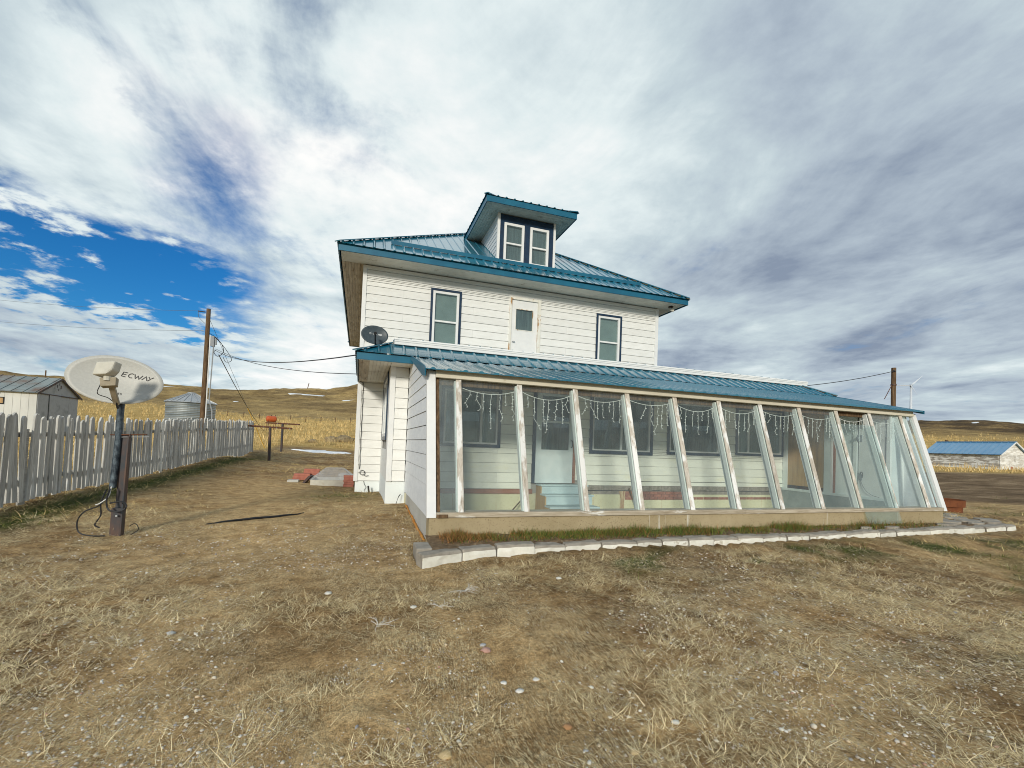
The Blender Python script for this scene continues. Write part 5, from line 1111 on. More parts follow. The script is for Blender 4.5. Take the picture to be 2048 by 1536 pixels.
# ------------------------------------------------------------------ picket fence
def picket_fence():
    r = empty('picket_fence', (-5.05, 16, -1.1), 'long weathered grey picket fence along the left of the yard', 'fence')
    X = -5.05; ztop = lambda y: float(np.interp(y, [7.5, 9.2, 10.9, 12.6, 14.9, 17.4, 25.6], [.185, .20, .235, .285, .375, .49, .74]))
    vars_ = []
    for v in range(6):
        w = random.uniform(.088, .102); h = 1.0; t = .030; k = v % 3
        prof = [(-w / 2, 0), (w / 2, 0), (w / 2, .955)] + ([(w * .38, .978), (w * .2, .993), (0, 1.0), (-w * .2, .993), (-w * .38, .978)] if k < 2 else [(w * .42, .975), (w * .1, 1.0), (-w * .25, .985)]) + [(-w / 2, .955)]
        vars_.append(MB().prism([(0, a, b) for a, b in prof][::1], (t, 0, 0)).mesh('picket', M['picket']))
    y = 7.6; i = 0
    while y < 25.55:
        zb = h1(X, y) + random.uniform(.02, .07); zt = ztop(y) + random.gauss(0, .030) - (.10 if i in (31, 47, 74) else 0)
        o = link('picket', vars_[i % 6], None, r); o.location = (X + random.uniform(-.006, .006), y, zb); o.scale = (1, random.uniform(.92, 1.1), zt - zb); o.rotation_euler = (random.gauss(0, .022), random.gauss(0, .014), random.gauss(0, .07))
        y += random.uniform(.131, .151); i += 1
    o = B(X - .005, X + .018, 9.26, 9.42, h1(X, 9.3), -.02).build('short_board', M['rail'], r)
    for f in (.77, .24):
        ys_ = [7.5, 9.2, 10.9, 12.6, 14.9, 17.4, 20, 22.8, 25.5]
        for a, b in zip(ys_[:-1], ys_[1:]):
            za = -1.22 + (ztop(a) + 1.22) * f + .05 * (a - 7.5) * (1 - f) * .55; zb = -1.22 + (ztop(b) + 1.22) * f + .05 * (b - 7.5) * (1 - f) * .55
            MB().bar((X - .035, a, za), (X - .035, b + .01, zb), .036, .075).build('rail', M['rail'], r)
    for yy in (7.7, 10.1, 12.55, 15.0, 17.4, 20.1, 22.8, 25.5):
        B(X - .14, X - .056, yy - .042, yy + .042, h1(X, yy) - .3, ztop(yy) - .08).build('post', M['rail'], r)
    for yy in (14.6, 19.5): B(X + .021, X + .045, yy - .05, yy + .05, h1(X, yy), ztop(yy) - .05).build('pale_post', M['white_worn'], r)
    B(X - .03, X + .05, 25.50, 25.60, h1(X, 25.5), ztop(25.5) - .08).build('end_post', M['rail'], r)
picket_fence()

# ------------------------------------------------------------------ big dish on its post
def big_dish():
    zg = h1(-2.82, 7.13); r = empty('satellite_dish', (-2.82, 7.13, zg), 'large pale grey oval satellite dish on a steel post by the fence', 'satellite dish')
    a, b = .505, .312; P, e, u, n = dish_surface((-2.985, 7.12, .655), (.10, -.97, .20), -.125, a, b, .075)
    dish_mesh(P, a, b, .012).build('reflector', M['dish_grey'], r, smooth=True)
    pl = lambda x, y: P(x, y, .004)
    H_ = .056; s = .0105
    def ch(x, pts): return [[(x + px + py * .16 * H_ * 0 + py * .012, .078 + py * H_ - (x + px) * .05) for px, py in q] for q in pts]
    L_ = []; x = .022
    L_ += ch(x, [[(.050, 1), (.006, 1), (0, 0), (.045, 0)], [(.003, .5), (.043, .5)]]); x += .066
    L_ += ch(x, [[(.052, .92), (.032, 1), (.012, .85), (.002, .5), (.010, .15), (.030, 0), (.050, .06)]]); x += .062
    L_ += ch(x, [[(0, 1), (.022, 0), (.042, .8), (.062, 0), (.088, 1)]]); x += .094
    L_ += ch(x, [[(0, 0), (.034, 1), (.058, 0)]]); x += .060
    L_ += ch(x, [[(0, 1), (.026, .5), (.060, 1)], [(.030, .48), (.006, 0)]])
    strokes(L_, s, pl).build('lettering', M['print_black'], r)
    T_ = []; x = .025; h = .022
    for g in ([[(0, 0), (0, 1)], [(0, .5), (.014, .5)], [(.014, 0), (.014, 1)]], [[(.014, 1), (0, 1), (0, 0), (.014, 0)], [(0, .5), (.012, .5)]], [[(.014, 1), (.002, 1), (.001, .55), (.013, .45), (.012, 0), (0, 0)]]):
        T_ += [[(x + px, -.175 + py * h) for px, py in q] for q in g]; x += .024
    strokes(T_, .005, pl).build('lettering', M['print_black'], r)
    # mount, arm and receiver
    MB().tube([(-2.925, 7.16, .40), (-2.935, 7.165, -.15), (-2.955, 7.15, -.72)], .038, 16).build('pipe', M['galv_dark'], r, smooth=False)
    MB().tube([P(-.02, -.16, -.02), (-2.93, 7.20, .48), (-2.925, 7.17, .36)], .036, 10).build('bracket', M['galv'], r)
    MB().bar((-2.915, 7.02, .345), (-2.87, 6.74, .585), .06, .045).build('arm', M['arm'], r, bevel=.005)
    MB().prism([(-2.955, 6.77, .505), (-2.795, 6.745, .525), (-2.79, 6.74, .625), (-2.965, 6.765, .605)], (0, -.07, .02)).build('clamp', M['arm'], r, bevel=.006)
    MB().tube([(-2.885, 6.70, .60), (-2.885, 6.695, .66)], .04, 10).build('neck', M['lnb'], r)
    c0 = Vector((-2.885, 6.69, .73)); e1 = Vector((.93, -.30, .10)).normalized(); e2 = Vector((.18, .12, 1)).normalized(); e3 = e1.cross(e2).normalized(); bx = MB()
    for dz in (-1, 1):
        for (p_, q_) in ((-1, -1), (.55, -1), (1, -.35), (1, 1), (-1, 1)): bx.v.append(tuple(c0 + e1 * (p_ * .105) + e2 * (q_ * .082) + e3 * (dz * .07 * (1 if p_ < 1 else .8))))
    bx.f = [(0, 1, 2, 3, 4), (9, 8, 7, 6, 5)] + [(i, i + 5, (i + 1) % 5 + 5, (i + 1) % 5) for i in range(5)]; bx.build('receiver', M['lnb'], r, bevel=.016)
    MB().hose([(-2.97, 6.74, .55), (-3.0, 6.76, .44), (-2.95, 6.90, .40), (-2.93, 7.05, .33)], .005, 5).build('lead', M['cable'], r)
    MB().hose([(-2.90, 6.98, .36), (-2.92, 7.06, .29), (-2.92, 7.10, .33)], .011, 6).build('cable', M['cable'], r)
    # the channel-iron post behind it
    po = MB()
    for (x0, x1, y0, y1) in ((-2.933, -2.823, 7.17, 7.185), (-2.933, -2.921, 7.185, 7.22), (-2.835, -2.824, 7.132, 7.17)): po.prism([(x0 - .0, y0, zg - .2), (x1, y0, zg - .2), (x1, y1, zg - .2), (x0, y1, zg - .2)], (.025, 0, -.03 - zg + .2))
    po.prism([(-2.943, 7.09, zg - .2), (-2.840, 7.09, zg - .2), (-2.840, 7.17, zg - .2), (-2.943, 7.17, zg - .2)], (.012, 0, .55)); po.build('post', M['steel_dark'], r)
    MB().prism([(-2.838, 7.088, zg - .2), (-2.824, 7.088, zg - .2), (-2.824, 7.13, zg - .2), (-2.838, 7.13, zg - .2)], (.03, 0, 1.46)).build('post_flange', M['steel_dark'], r)
    MB().tube([(-3.02, 7.16, -.05), (-2.62, 7.14, -.03)], .008, 6).build('bolt', M['rust'], r); MB().tube([(-3.0, 7.16, -.08), (-2.60, 7.15, -.06)], .006, 6).build('bolt', M['galv'], r)
    MB().tube([(-2.86, 7.05, zg + .26), (-2.86, 7.08, zg + .26)], .012, 8).build('bolt', M['galv'], r)
    z0 = zg
    MB().hose([(-2.96, 7.10, -.70), (-2.97, 7.06, -.82), (-3.03, 7.02, -.93), (-3.16, 7.0, -1.0), (-3.235, 7.02, -1.12), (-3.20, 7.0, z0 + .07), (-3.06, 6.98, z0 + .03), (-2.95, 7.02, z0 + .02)], .008, 7).build('cable', M['cable'], r)
    MB().hose([(-2.99, 7.08, -.74), (-3.02, 7.04, -.90), (-3.01, 7.03, -1.05), (-3.05, 7.0, -1.16), (-3.0, 7.0, -1.2)], .008, 7).build('cable', M['cable'], r)
    MB().hose([(-2.94, 7.05, -.72), (-2.96, 7.03, -.86), (-2.92, 7.0, -.98), (-2.80, 6.99, -1.0), (-2.74, 7.0, -.94), (-2.80, 7.01, -.88), (-2.92, 7.02, -.90)], .010, 7).build('cable', M['cable'], r)
    MB().hose([(-2.94, 7.08, -.70), (-2.95, 7.05, -.82), (-3.02, 7.02, -.90), (-3.06, 7.0, -.92)], .006, 6).build('lead', M['wire_white'], r)
    MB().hose([(-2.74, 7.1, z0 + .12), (-2.66, 7.06, z0 + .16), (-2.62, 7.05, z0 + .09), (-2.70, 7.06, z0 + .02)], .005, 5).build('lead', M['cable'], r)
big_dish()

# ------------------------------------------------------------------ yard things to the left of the house
def t_post(x, y, zt, half, dirv, label, lean=0):
    zg = h1(x, y); r = empty('clothesline_post', (x, y, zg), label, 'clothesline post', 'clothesline posts'); d = Vector(dirv).normalized()
    MB().tube([(x + lean, y, zg - .2), (x, y, zt)], .062, 12).build('post', M['steel_dark'], r)
    a = Vector((x, y, zt)) - d * half; b = Vector((x, y, zt)) + d * half
    MB().tube([a, b], .042, 10).build('crossbar', M['rust'], r)
    for t in (.05, .35, .65, .95):
        p = a.lerp(b, t); MB().tube([p + Vector((0, -.05, 0)), p + Vector((0, -.06, -.05)), p + Vector((0, -.045, -.06))], .008, 5).build('hook', M['galv'], r)
t_post(-4.02, 24.0, .455, 1.02, (.96, -.31, -.03), 'nearer rusty T-shaped clothesline post past the fence end', .03)
t_post(-4.27, 29.3, .79, .98, (.95, -.31, -.02), 'farther rusty T-shaped clothesline post in front of the straw', .0)
def fuel_tank():
    x, y = -11.1, 66.8; zg = h1(x, y); r = empty('fuel_tank', (x, y, zg), 'orange fuel tank on thin legs behind the clothesline posts', 'tank')
    prof = [(0, -.62), (.22, -.61), (.36, -.54), (.40, -.45), (.40, .45), (.36, .54), (.22, .61), (0, .62)]; mb = MB(); n = 20; i0 = 0; ax = Vector((.90, .43, 0)); sd_ = Vector((-.43, .9, 0)); c = Vector((x, y, 2.35))
    for (q, t) in prof:
        for j in range(n): w = 2 * math.pi * j / n; mb.v.append(tuple(c + ax * t + sd_ * (q * math.cos(w)) + Vector((0, 0, q * math.sin(w)))))
    for k in range(len(prof) - 1):
        for j in range(n): a = k * n + j; b = k * n + (j + 1) % n; mb.f.append((a, b, b + n, a + n))
    mb.build('tank', M['orange'], r, smooth=True)
    for s in (-1, 1):
        for q in (-1, 1): p = c + ax * (s * .42) + sd_ * (q * .3); MB().tube([(p.x, p.y, zg - .1), (p.x, p.y, 2.12)], .035, 6).build('leg', M['rust'], r)
    MB().tube([(c.x, c.y, 2.72), (c.x, c.y, 2.86)], .05, 8).build('filler_cap', M['steel_dark'], r)
fuel_tank()
def draped(name, pts, off, mat, label, cat, n=26, rings=5, jitter=.5, thick=.05):
    """a ragged low sheet lying on the terrain; pts = (cx, cy, rx, ry, angle) lobes."""
    V = []; F = []
    for (cx, cy, rx, ry, an) in pts:
        base = len(V); V.append((cx, cy)); js = [1 + jitter * (fbm(np.array([k * .9]), np.array([cx + cy * .37]), 3, 77)[0] * 3) for k in range(n)]
        for q in range(1, rings + 1):
            for k in range(n):
                w = 2 * math.pi * k / n; f = q / rings * js[k]; a, b = rx * f * math.cos(w), ry * f * math.sin(w); V.append((cx + a * math.cos(an) - b * math.sin(an), cy + a * math.sin(an) + b * math.cos(an)))
        for k in range(n): F.append((base, base + 1 + k, base + 1 + (k + 1) % n))
        for q in range(rings - 1):
            for k in range(n): a = base + 1 + q * n + k; b = base + 1 + q * n + (k + 1) % n; F.append((a, a + n, b + n, b))
    P = np.array(V); Z = hmesh(P[:, 0], P[:, 1]); edge = np.zeros(len(V))
    per = 1 + n * rings
    for i in range(len(V)):
        k = i % per; q = 0 if k == 0 else (k - 1) // n + 1; edge[i] = 1 - (q / rings) ** 2
    Z = Z + off * edge + np.minimum(edge * 2.2 - .5, .6) * thick
    me = bpy.data.meshes.new(name); me.from_pydata([(P[i, 0], P[i, 1], Z[i]) for i in range(len(V))], [], F); me.polygons.foreach_set('use_smooth', [True] * len(me.polygons)); me.materials.append(mat)
    return tag(link(name, me), label, cat)
draped('snow_patch', [(-2.35, 33.3, 1.35, .95, -.3), (-1.3, 33.0, .8, .5, -.2), (-3.75, 33.4, .65, .22, -.3)], .03, M['snow'], 'white snow patch on the yard beyond the clothesline posts', 'snow', thick=.06)
draped('snow_patch', [(-30.5, 271, 6.0, 9.0, .2), (-25.0, 270, 4.8, 6.0, 0), (-35, 272, 3.2, 4.5, .3)], .05, M['snow'], 'long snow streak high on the hillside left of the house', 'snow', thick=.5)
draped('snow_patch', [(-6.3, 224, 3.4, 6.0, .1), (-3.6, 222.5, 2.2, 3.4, .1)], .05, M['snow'], 'small snow patch on the hillside close to the house corner', 'snow', thick=.45)
draped('snow_patch', [(-99, 306, 11, 6, .35), (-108, 303, 6, 4, .35)], .05, M['snow'], 'snow streak on the ridge above the grain bin', 'snow', thick=.55)
draped('snow_patch', [(-131, 278, 10, 9, .4), (-139, 272, 5, 6, .4)], .05, M['snow'], 'snow bank on the hill behind the large satellite dish', 'snow', thick=.55)
draped('snow_patch', [(-47.5, 207.6, 1.0, 2.2, .2)], .05, M['snow'], 'tiny snow spot on the slope right of the utility pole', 'snow', thick=.15)
draped('snow_patch', [(215, 107, 1.6, 1.0, .2)], .05, M['snow'], 'tiny snow spot on the right-hand hill', 'snow', thick=.15)
def window_well():
    zg = -1.22; r = empty('window_well_cover', (-.68, 13.4, zg), 'clear plastic dome cover over a window well beside the house', 'cover')
    MB().box(-1.17, -.13, 12.93, 12.97, zg - .1, zg + .15).box(-1.17, -1.13, 12.97, 13.95, zg - .1, zg + .15).box(-1.13, -.13, 13.91, 13.95, zg - .1, zg + .148).build('base_frame', M['lnb'], r)
    z0 = zg + .15; mb = MB(); lo = [(-1.20, 12.91, z0), (-.12, 12.91, z0), (-.12, 13.97, z0), (-1.20, 13.97, z0)]; mid = [(-1.08, 12.99, z0 + .10), (-.14, 12.99, z0 + .10), (-.14, 13.89, z0 + .10), (-1.08, 13.89, z0 + .10)]; hi = [(-.83, 13.2, z0 + .30), (-.40, 13.2, z0 + .30), (-.40, 13.66, z0 + .30), (-.83, 13.66, z0 + .30)]
    mb.v = lo + mid + hi; mb.f = [(a, (a + 1) % 4, (a + 1) % 4 + 4, a + 4) for a in range(4)] + [(a + 4, (a + 1) % 4 + 4, (a + 1) % 4 + 8, a + 8) for a in range(4)] + [(8, 9, 10, 11)]
    mb.build('dome', M['poly_cover'], r, bevel=.03)
    MB().box(-1.10, -.15, 12.985, 13.92, zg - .05, zg + .06).build('well_floor', M['steel_dark'], r)
    bl = B(0, .40, 0, .20, 0, .055).mesh('clay_block', M['brick_new'])
    grp = 'red clay blocks stacked round the window well'
    for i in range(5): o = link('clay_block', bl, None, None, (-.36 + .012 * (i % 2), 12.72 + .004 * i, -1.225 + .059 * i)); o.scale = (.62, 1, 1); tag(o, 'red block in the small stack at the house corner, %s from the bottom' % ORD[i], 'block', grp)
    for i in range(3): o = link('clay_block', bl, None, None, (-1.72 + .02 * i, 13.9, -1.16 + .06 * i)); tag(o, 'red block in the low stack left of the plastic cover, %s from the bottom' % ORD[i], 'block', grp)
    for i in range(3): o = link('clay_block', bl, None, None, (-1.48 + .015 * i, 14.15, -1.04 + .06 * i)); tag(o, 'red block in the taller stack behind the plastic cover, %s from the bottom' % ORD[i], 'block', grp)
    B(-1.46, -1.10, 14.12, 14.38, -1.3, -1.045).build('wooden_crate', M['sill']); tag(bpy.data.objects['wooden_crate'], 'low wooden support under the taller red block stack', 'support')
    tag(MB().box(-1.80, -1.52, 13.55, 13.80, -1.32, -1.135).build('concrete_block', M['concrete_grey'], bevel=.012), 'grey concrete block left of the window well cover', 'block')
    tag(MB().prism([(-1.50, 13.3, -1.30), (-1.44, 13.3, -1.31), (-1.22, 13.5, -1.03), (-1.28, 13.5, -1.02)], (.05, .28, .01)).build('dark_slab', M['steel_dark']), 'dark slab leaning against the window well cover', 'slab')
    for i, (x, y, s, lab) in enumerate(((-.42, 15.0, .16, 'pale broken rubble stone beside the house wall, upright'), (-.20, 14.8, .13, 'grey rubble stone beside the house wall, lowest'), (-.30, 15.3, .15, 'darker rubble stone beside the house wall, rearmost'))): rock(x, y, s, lab, 'rubble_stone', 'stone_top')
def rock(x, y, s, label, name='rock', mat='stone_top', cat='rock', flat=.7, group=None):
    v = []; f = []; N = 8; rr = random.Random(int(x * 977 + y * 131))
    for i in range(1, N):
        for j in range(12):
            a = math.pi * i / N; b = 2 * math.pi * j / 12; q = 1 + rr.uniform(-.22, .22); v.append((x + s * q * math.sin(a) * math.cos(b) * 1.15, y + s * q * math.sin(a) * math.sin(b), h1(x, y) + s * flat * .35 + s * flat * q * math.cos(a)))
    t = len(v); v += [(x, y, h1(x, y) + s * flat * 1.35), (x, y, h1(x, y) - s * flat * .65)]
    for i in range(N - 2):
        for j in range(12): k = (j + 1) % 12; f.append((i * 12 + j, (i + 1) * 12 + j, (i + 1) * 12 + k, i * 12 + k))
    for j in range(12): k = (j + 1) % 12; f.append((t, j, k)); f.append((t + 1, (N - 2) * 12 + k, (N - 2) * 12 + j))
    me = bpy.data.meshes.new(name); me.from_pydata(v, [], f); me.polygons.foreach_set('use_smooth', [True] * len(f)); me.materials.append(M[mat] if isinstance(mat, str) else mat)
    return tag(link(name, me), label, cat, group)
window_well()
MB_ = mat_mix('strawy_boulder', (.20, .15, .085), (.36, .28, .16), 5, (1, 1, 1), .9, bump=.6, bdist=.03)
rock(-1.2, 42.3, .62, 'larger straw-coloured boulder at the edge of the golden field', 'boulder', MB_); rock(-2.3, 42.7, .5, 'smaller boulder left of the larger one at the golden field', 'boulder', MB_); rock(-3.6, 40.5, .3, 'low boulder nearest the snow patch at the golden field', 'boulder', MB_)
MS = {}
for k, a, b in (('yellow', (.50, .36, .17), (.60, .46, .26)), ('pink', (.42, .24, .19), (.50, .32, .26)), ('white', (.62, .60, .54), (.72, .70, .64)), ('rust', (.34, .18, .08), (.44, .25, .12)), ('grey', (.40, .40, .40), (.50, .50, .49))): MS[k] = mat_mix(k + '_cobble', a, b, 30, (1, 1, 1), .7, bump=.2)
def cob(x, y, s, c, label): rock(x, y, s, label, 'cobble', MS[c], 'stone', .48)
def pebble_things():
    cob(.46, 2.23, .030, 'yellow', 'yellow cobble at the bottom edge of the picture, left of centre'); cob(.91, 3.16, .032, 'pink', 'pink flat stone in the foreground with a grey one behind it'); cob(.905, 3.225, .020, 'grey', 'small grey stone touching the pink flat stone')
    cob(.99, 2.66, .022, 'white', 'lowest of the white stones round a dry tuft in the foreground'); cob(1.14, 2.77, .021, 'white', 'rightmost of the white stones round a dry tuft in the foreground'); cob(.93, 2.79, .019, 'white', 'leftmost of the white stones round a dry tuft in the foreground'); cob(1.13, 2.28, .022, 'rust', 'rust-brown cobble at the lower middle of the yard')
    cob(.50, 4.02, .024, 'white', 'pale round stone in the dark soil left of the edging'); cob(1.35, 1.98, .018, 'yellow', 'small ochre cobble at the bottom edge, right of centre'); cob(1.71, 2.13, .020, 'white', 'white chip stone on the right foreground gravel'); cob(-.21, 4.54, .028, 'white', 'white stone at the edge of the bare dirt left of the edging'); cob(2.02, 4.39, .024, 'white', 'white stone in the straw below the middle edging stones'); cob(-1.24, 3.97, .026, 'grey', 'flat grey stone in the straw on the left foreground')
pebble_things()
def weed(x, y, n, L0, label):
    zg = h1(x, y); mb = MB()
    for i in range(n):
        a = random.uniform(0, 6.28); l = L0 * random.uniform(.5, 1); up = random.uniform(.15, .8); pts = [Vector((x, y, zg))]
        for k in range(1, 5): pts.append(pts[-1] + Vector((math.cos(a) * l / 4, math.sin(a) * l / 4, l / 4 * up * (1 - k * .28)))); a += random.uniform(-.35, .35)
        mb.tube(pts, [.0035, .003, .0026, .002, .0014], 5)
        q = pts[2]; mb.tube([q, q + Vector((math.cos(a + .8) * l * .3, math.sin(a + .8) * l * .3, .02))], .0016, 4)
    tag(mb.build('dead_weed', mat_mix('bleached_stem', (.50, .46, .40), (.64, .60, .53), 20, rough=.8)), label, 'weed')
weed(1.02, 4.34, 13, .22, 'bleached star-shaped dead weed below the first edging stones'); weed(.20, 3.76, 8, .19, 'bleached dead weed on dark soil, leftmost of the three'); weed(.71, 3.97, 7, .14, 'small bleached weed between the two bigger ones')
def black_edging():
    pts = []
    for i in range(14): t = i / 13; x = -2.02 + 1.2 * t; y = 7.56 + .75 * t + .02 * math.sin(t * 5); pts.append((x, y, h1(x, y) + .018))
    tag(MB().tube(pts, [.006 + .013 * math.sin(math.pi * i / 13) for i in range(14)], 8).build('black_pipe', M['cable']), 'long black plastic pipe lying on the bare yard', 'pipe')
black_edging()

# ------------------------------------------------------------------ poles and wires
def wire(name, a, b, sag, rad, label, mat='wire_grey', n=18):
    a = Vector(a); b = Vector(b); pts = [a.lerp(b, i / n) - Vector((0, 0, 4 * sag * (i / n) * (1 - i / n))) for i in range(n + 1)]
    return tag(MB().tube(pts, rad, 5).build(name, M[mat]), label, 'wire')
def left_pole():
    x, y = -7.83, 27.75; zg = h1(x, y); r = empty('utility_pole', (x, y, zg), 'tall brown wooden utility pole behind the picket fence', 'utility pole')
    MB().tube([(x - .02, y, zg - .3), (x, y, 3), (x, y, 6.58)], [.125, .115, .10], 12).build('pole', M['pole'], r)
    MB().tube([(x - .14, y, 6.40), (x - .48, y + .03, 6.42)], .03, 6).build('insulator', M['steel_dark'], r); MB().tube([(x - .14, y, 5.40), (x - .28, y, 5.40)], .025, 6).build('insulator', M['galv'], r)
    B(x + .20, x + .37, y - .14, y + .06, 4.62, 5.16).build('transformer_box', M['grey_box'], r, bevel=.02); MB().tube([(x + .43, y - .05, 4.72), (x + .43, y - .05, 5.1)], .045, 8).build('meter', M['galv'], r)
    MB().tube([(x + .17, y - .1, 5.2), (x + .16, y - .1, zg)], .028, 6).build('conduit', M['white'], r); MB().tube([(x + .34, y - .1, 4.62), (x + .28, y - .1, 1.8), (x + .44, y - .1, 1.2), (x + .46, y - .1, zg)], .03, 6).build('conduit', M['galv'], r)
    MB().hose([(x + .12, y - .1, 5.28), (x + .42, y - .1, 5.1), (x + .72, y - .1, 4.75), (x + .80, y - .1, 4.35), (x + .55, y - .1, 4.12), (x + .38, y - .1, 4.3), (x + .45, y - .1, 4.45)], .016, 6).build('drip_loop', M['cable'], r)
    MB().hose([(x + .40, y - .1, 5.1), (x + .85, y - .1, 4.6), (x + 1.2, y - .1, 4.0), (x + .95, y - .1, 3.85), (x + .8, y - .1, 4.1)], .014, 6).build('drip_loop', M['cable'], r)
    MB().hose([(x - .46, y, 6.40), (x - .42, y, 6.1), (x - .14, y, 5.8)], .010, 5).build('jumper', M['wire_grey'], r)
    wire('service_wire', (x + .40, y - .1, 4.44), (-.10, 8.5, 1.50), .35, .012, 'upper service wire from the pole to the porch eave', 'cable')
    wire('service_wire', (x + .45, y - .1, 4.50), (-.115, 11.7, 1.60), .30, .010, 'lower service wire from the pole to the house corner', 'cable')
    wire('service_wire', (x + .60, y - .1, 4.2), (-26, 206, 15.2), 9.5, .022, 'long sagging wire from the pole towards the far hillside', 'cable', 30)
    wire('line_wire', (x - .46, y, 6.42), (-37.2, 49.9, 11.1), .5, .008, 'higher line wire running left from the pole top'); wire('line_wire', (x - .26, y, 5.40), (-37.4, 50.0, 9.3), .5, .008, 'lower line wire running left from the pole')
    ax, ay = -5.85, 33.4; az_ = h1(ax, ay); top = Vector((x + .1, y, 5.98)); an = Vector((ax, ay, az_)); wire('guy_wire', top, an, 0, .009, 'steep guy wire from the pole down to its anchor')
    MB().tube([an, an.lerp(top, .36)], .022, 7).build('guy_guard', M['yellow_pl']); tag(bpy.data.objects['guy_guard'], 'yellow plastic guard on the foot of the guy wire', 'guy guard')
left_pole()
def right_pole():
    x, y = 17.55, 10.97; zg = h1(x, y); r = empty('pipe_pole', (x, y, zg), 'reddish brown pole rising behind the right end of the sunroom roof', 'pole')
    MB().tube([(x, y, zg - .2), (x, y, 3.22)], .07, 12).build('pole', M['pole'], r); MB().tube([(x - .04, y - .08, 3.08), (x - .16, y - .1, 3.10)], .02, 6).build('insulator', M['steel_dark'], r); MB().tube([(x - .08, y, 2.62), (x - .45, y, 2.1)], .012, 5).build('brace', M['rust'], r)
    MB().lathe([(.072, 0), (.085, 0), (.085, .05), (.072, .05)], (x, y, 2.60), 12).build('band', M['steel_dark'], r)
    wire('service_wire', (x - .14, y - .1, 3.08), (10.95, 10.6, 1.95), .12, .011, 'wire from the reddish pole to the right end of the porch roof', 'cable')
right_pole()
def turbine():
    c = Vector((793.5, 471.8, 115)); bx, by = c.x + 2, c.y + 1; zg = h1(bx, by); r = empty('wind_turbine', (bx, by, zg), 'distant white wind turbine beyond the right pole', 'wind turbine')
    MB().tube([(bx, by, zg - 5), (bx, by, c.z - 1.5)], [2.4, 1.3], 16).build('tower', M['turbine'], r, smooth=True)
    ex = Vector((.9495, -.3137, 0)); ez = Vector((0, 0, 1)); ey = c.normalized(); k = .7625
    MB().bar(c + ey * 4, c - ey * 3, 3.4, 3.4).build('nacelle', M['grey_box'], r, bevel=.6); MB().tube([c - ey * 3, c - ey * 4.8], [1.5, .5], 12).build('hub', M['turbine'], r)
    for px, py, w in ((-38, -1, 22), (33, 29, 10), (13, -19, -36)):
        d = (ex * px + ez * py + ey * w).normalized(); a = c - ey * 3.4; s = d.cross(ey).normalized(); mb = MB(); L_ = 27
        for t, wd in ((0, .9), (.12, 1.4), (.25, 1.8), (.6, 1.1), (1, .3)):
            for q, h in ((-1, 0), (0, .35), (1, 0), (0, -.35)): mb.v.append(tuple(a + d * (L_ * t) + s * (q * wd / 2) + ey * (h * (1.2 - t))))
        for i in range(4):
            for j in range(4): p_ = i * 4 + j; q_ = i * 4 + (j + 1) % 4; mb.f.append((p_, q_, q_ + 4, p_ + 4))
        mb.f.append((16, 17, 18, 19)); mb.build('blade', M['turbine'], r)
turbine()

# ------------------------------------------------------------------ farm buildings
def grain_bin():
    x, y = -17.6, 58.4; zg = h1(x, y); R0 = 2.25; r = empty('grain_bin', (x, y, zg), 'round galvanised grain bin with cone roof behind the fence', 'grain bin')
    prof = []; z = zg - .3; k = 0
    while z < 3.32: prof.append((R0 + (.03 if k % 2 else 0), z)); z += .09; k += 1
    prof.append((R0, 3.36)); MB().lathe(prof, (x, y, 0), 48).build('wall', mat_mix('streaked_bin_steel', (.15, .18, .19), (.40, .43, .43), 1.1, (.35, .35, 3), .5, .38, .66, spec=.5, metal=.3), r)
    n = 24; mb = MB(); apex = (x, y, 4.42)
    MB().lathe([(R0 + .16, 3.30), (R0 + .10, 3.40), (.42, 4.34), (.42, 4.44), (.36, 4.50), (0, 4.52)], (x, y, 0), 48).build('roof', M['galv'], r)
    for j in range(n):
        q = 2 * math.pi * j / n; MB().bar((x + (R0 + .14) * math.cos(q), y + (R0 + .14) * math.sin(q), 3.40), (x + .40 * math.cos(q), y + .40 * math.sin(q), 4.37), .07, .07).build('roof_rib', M['galv'], r)
grain_bin()
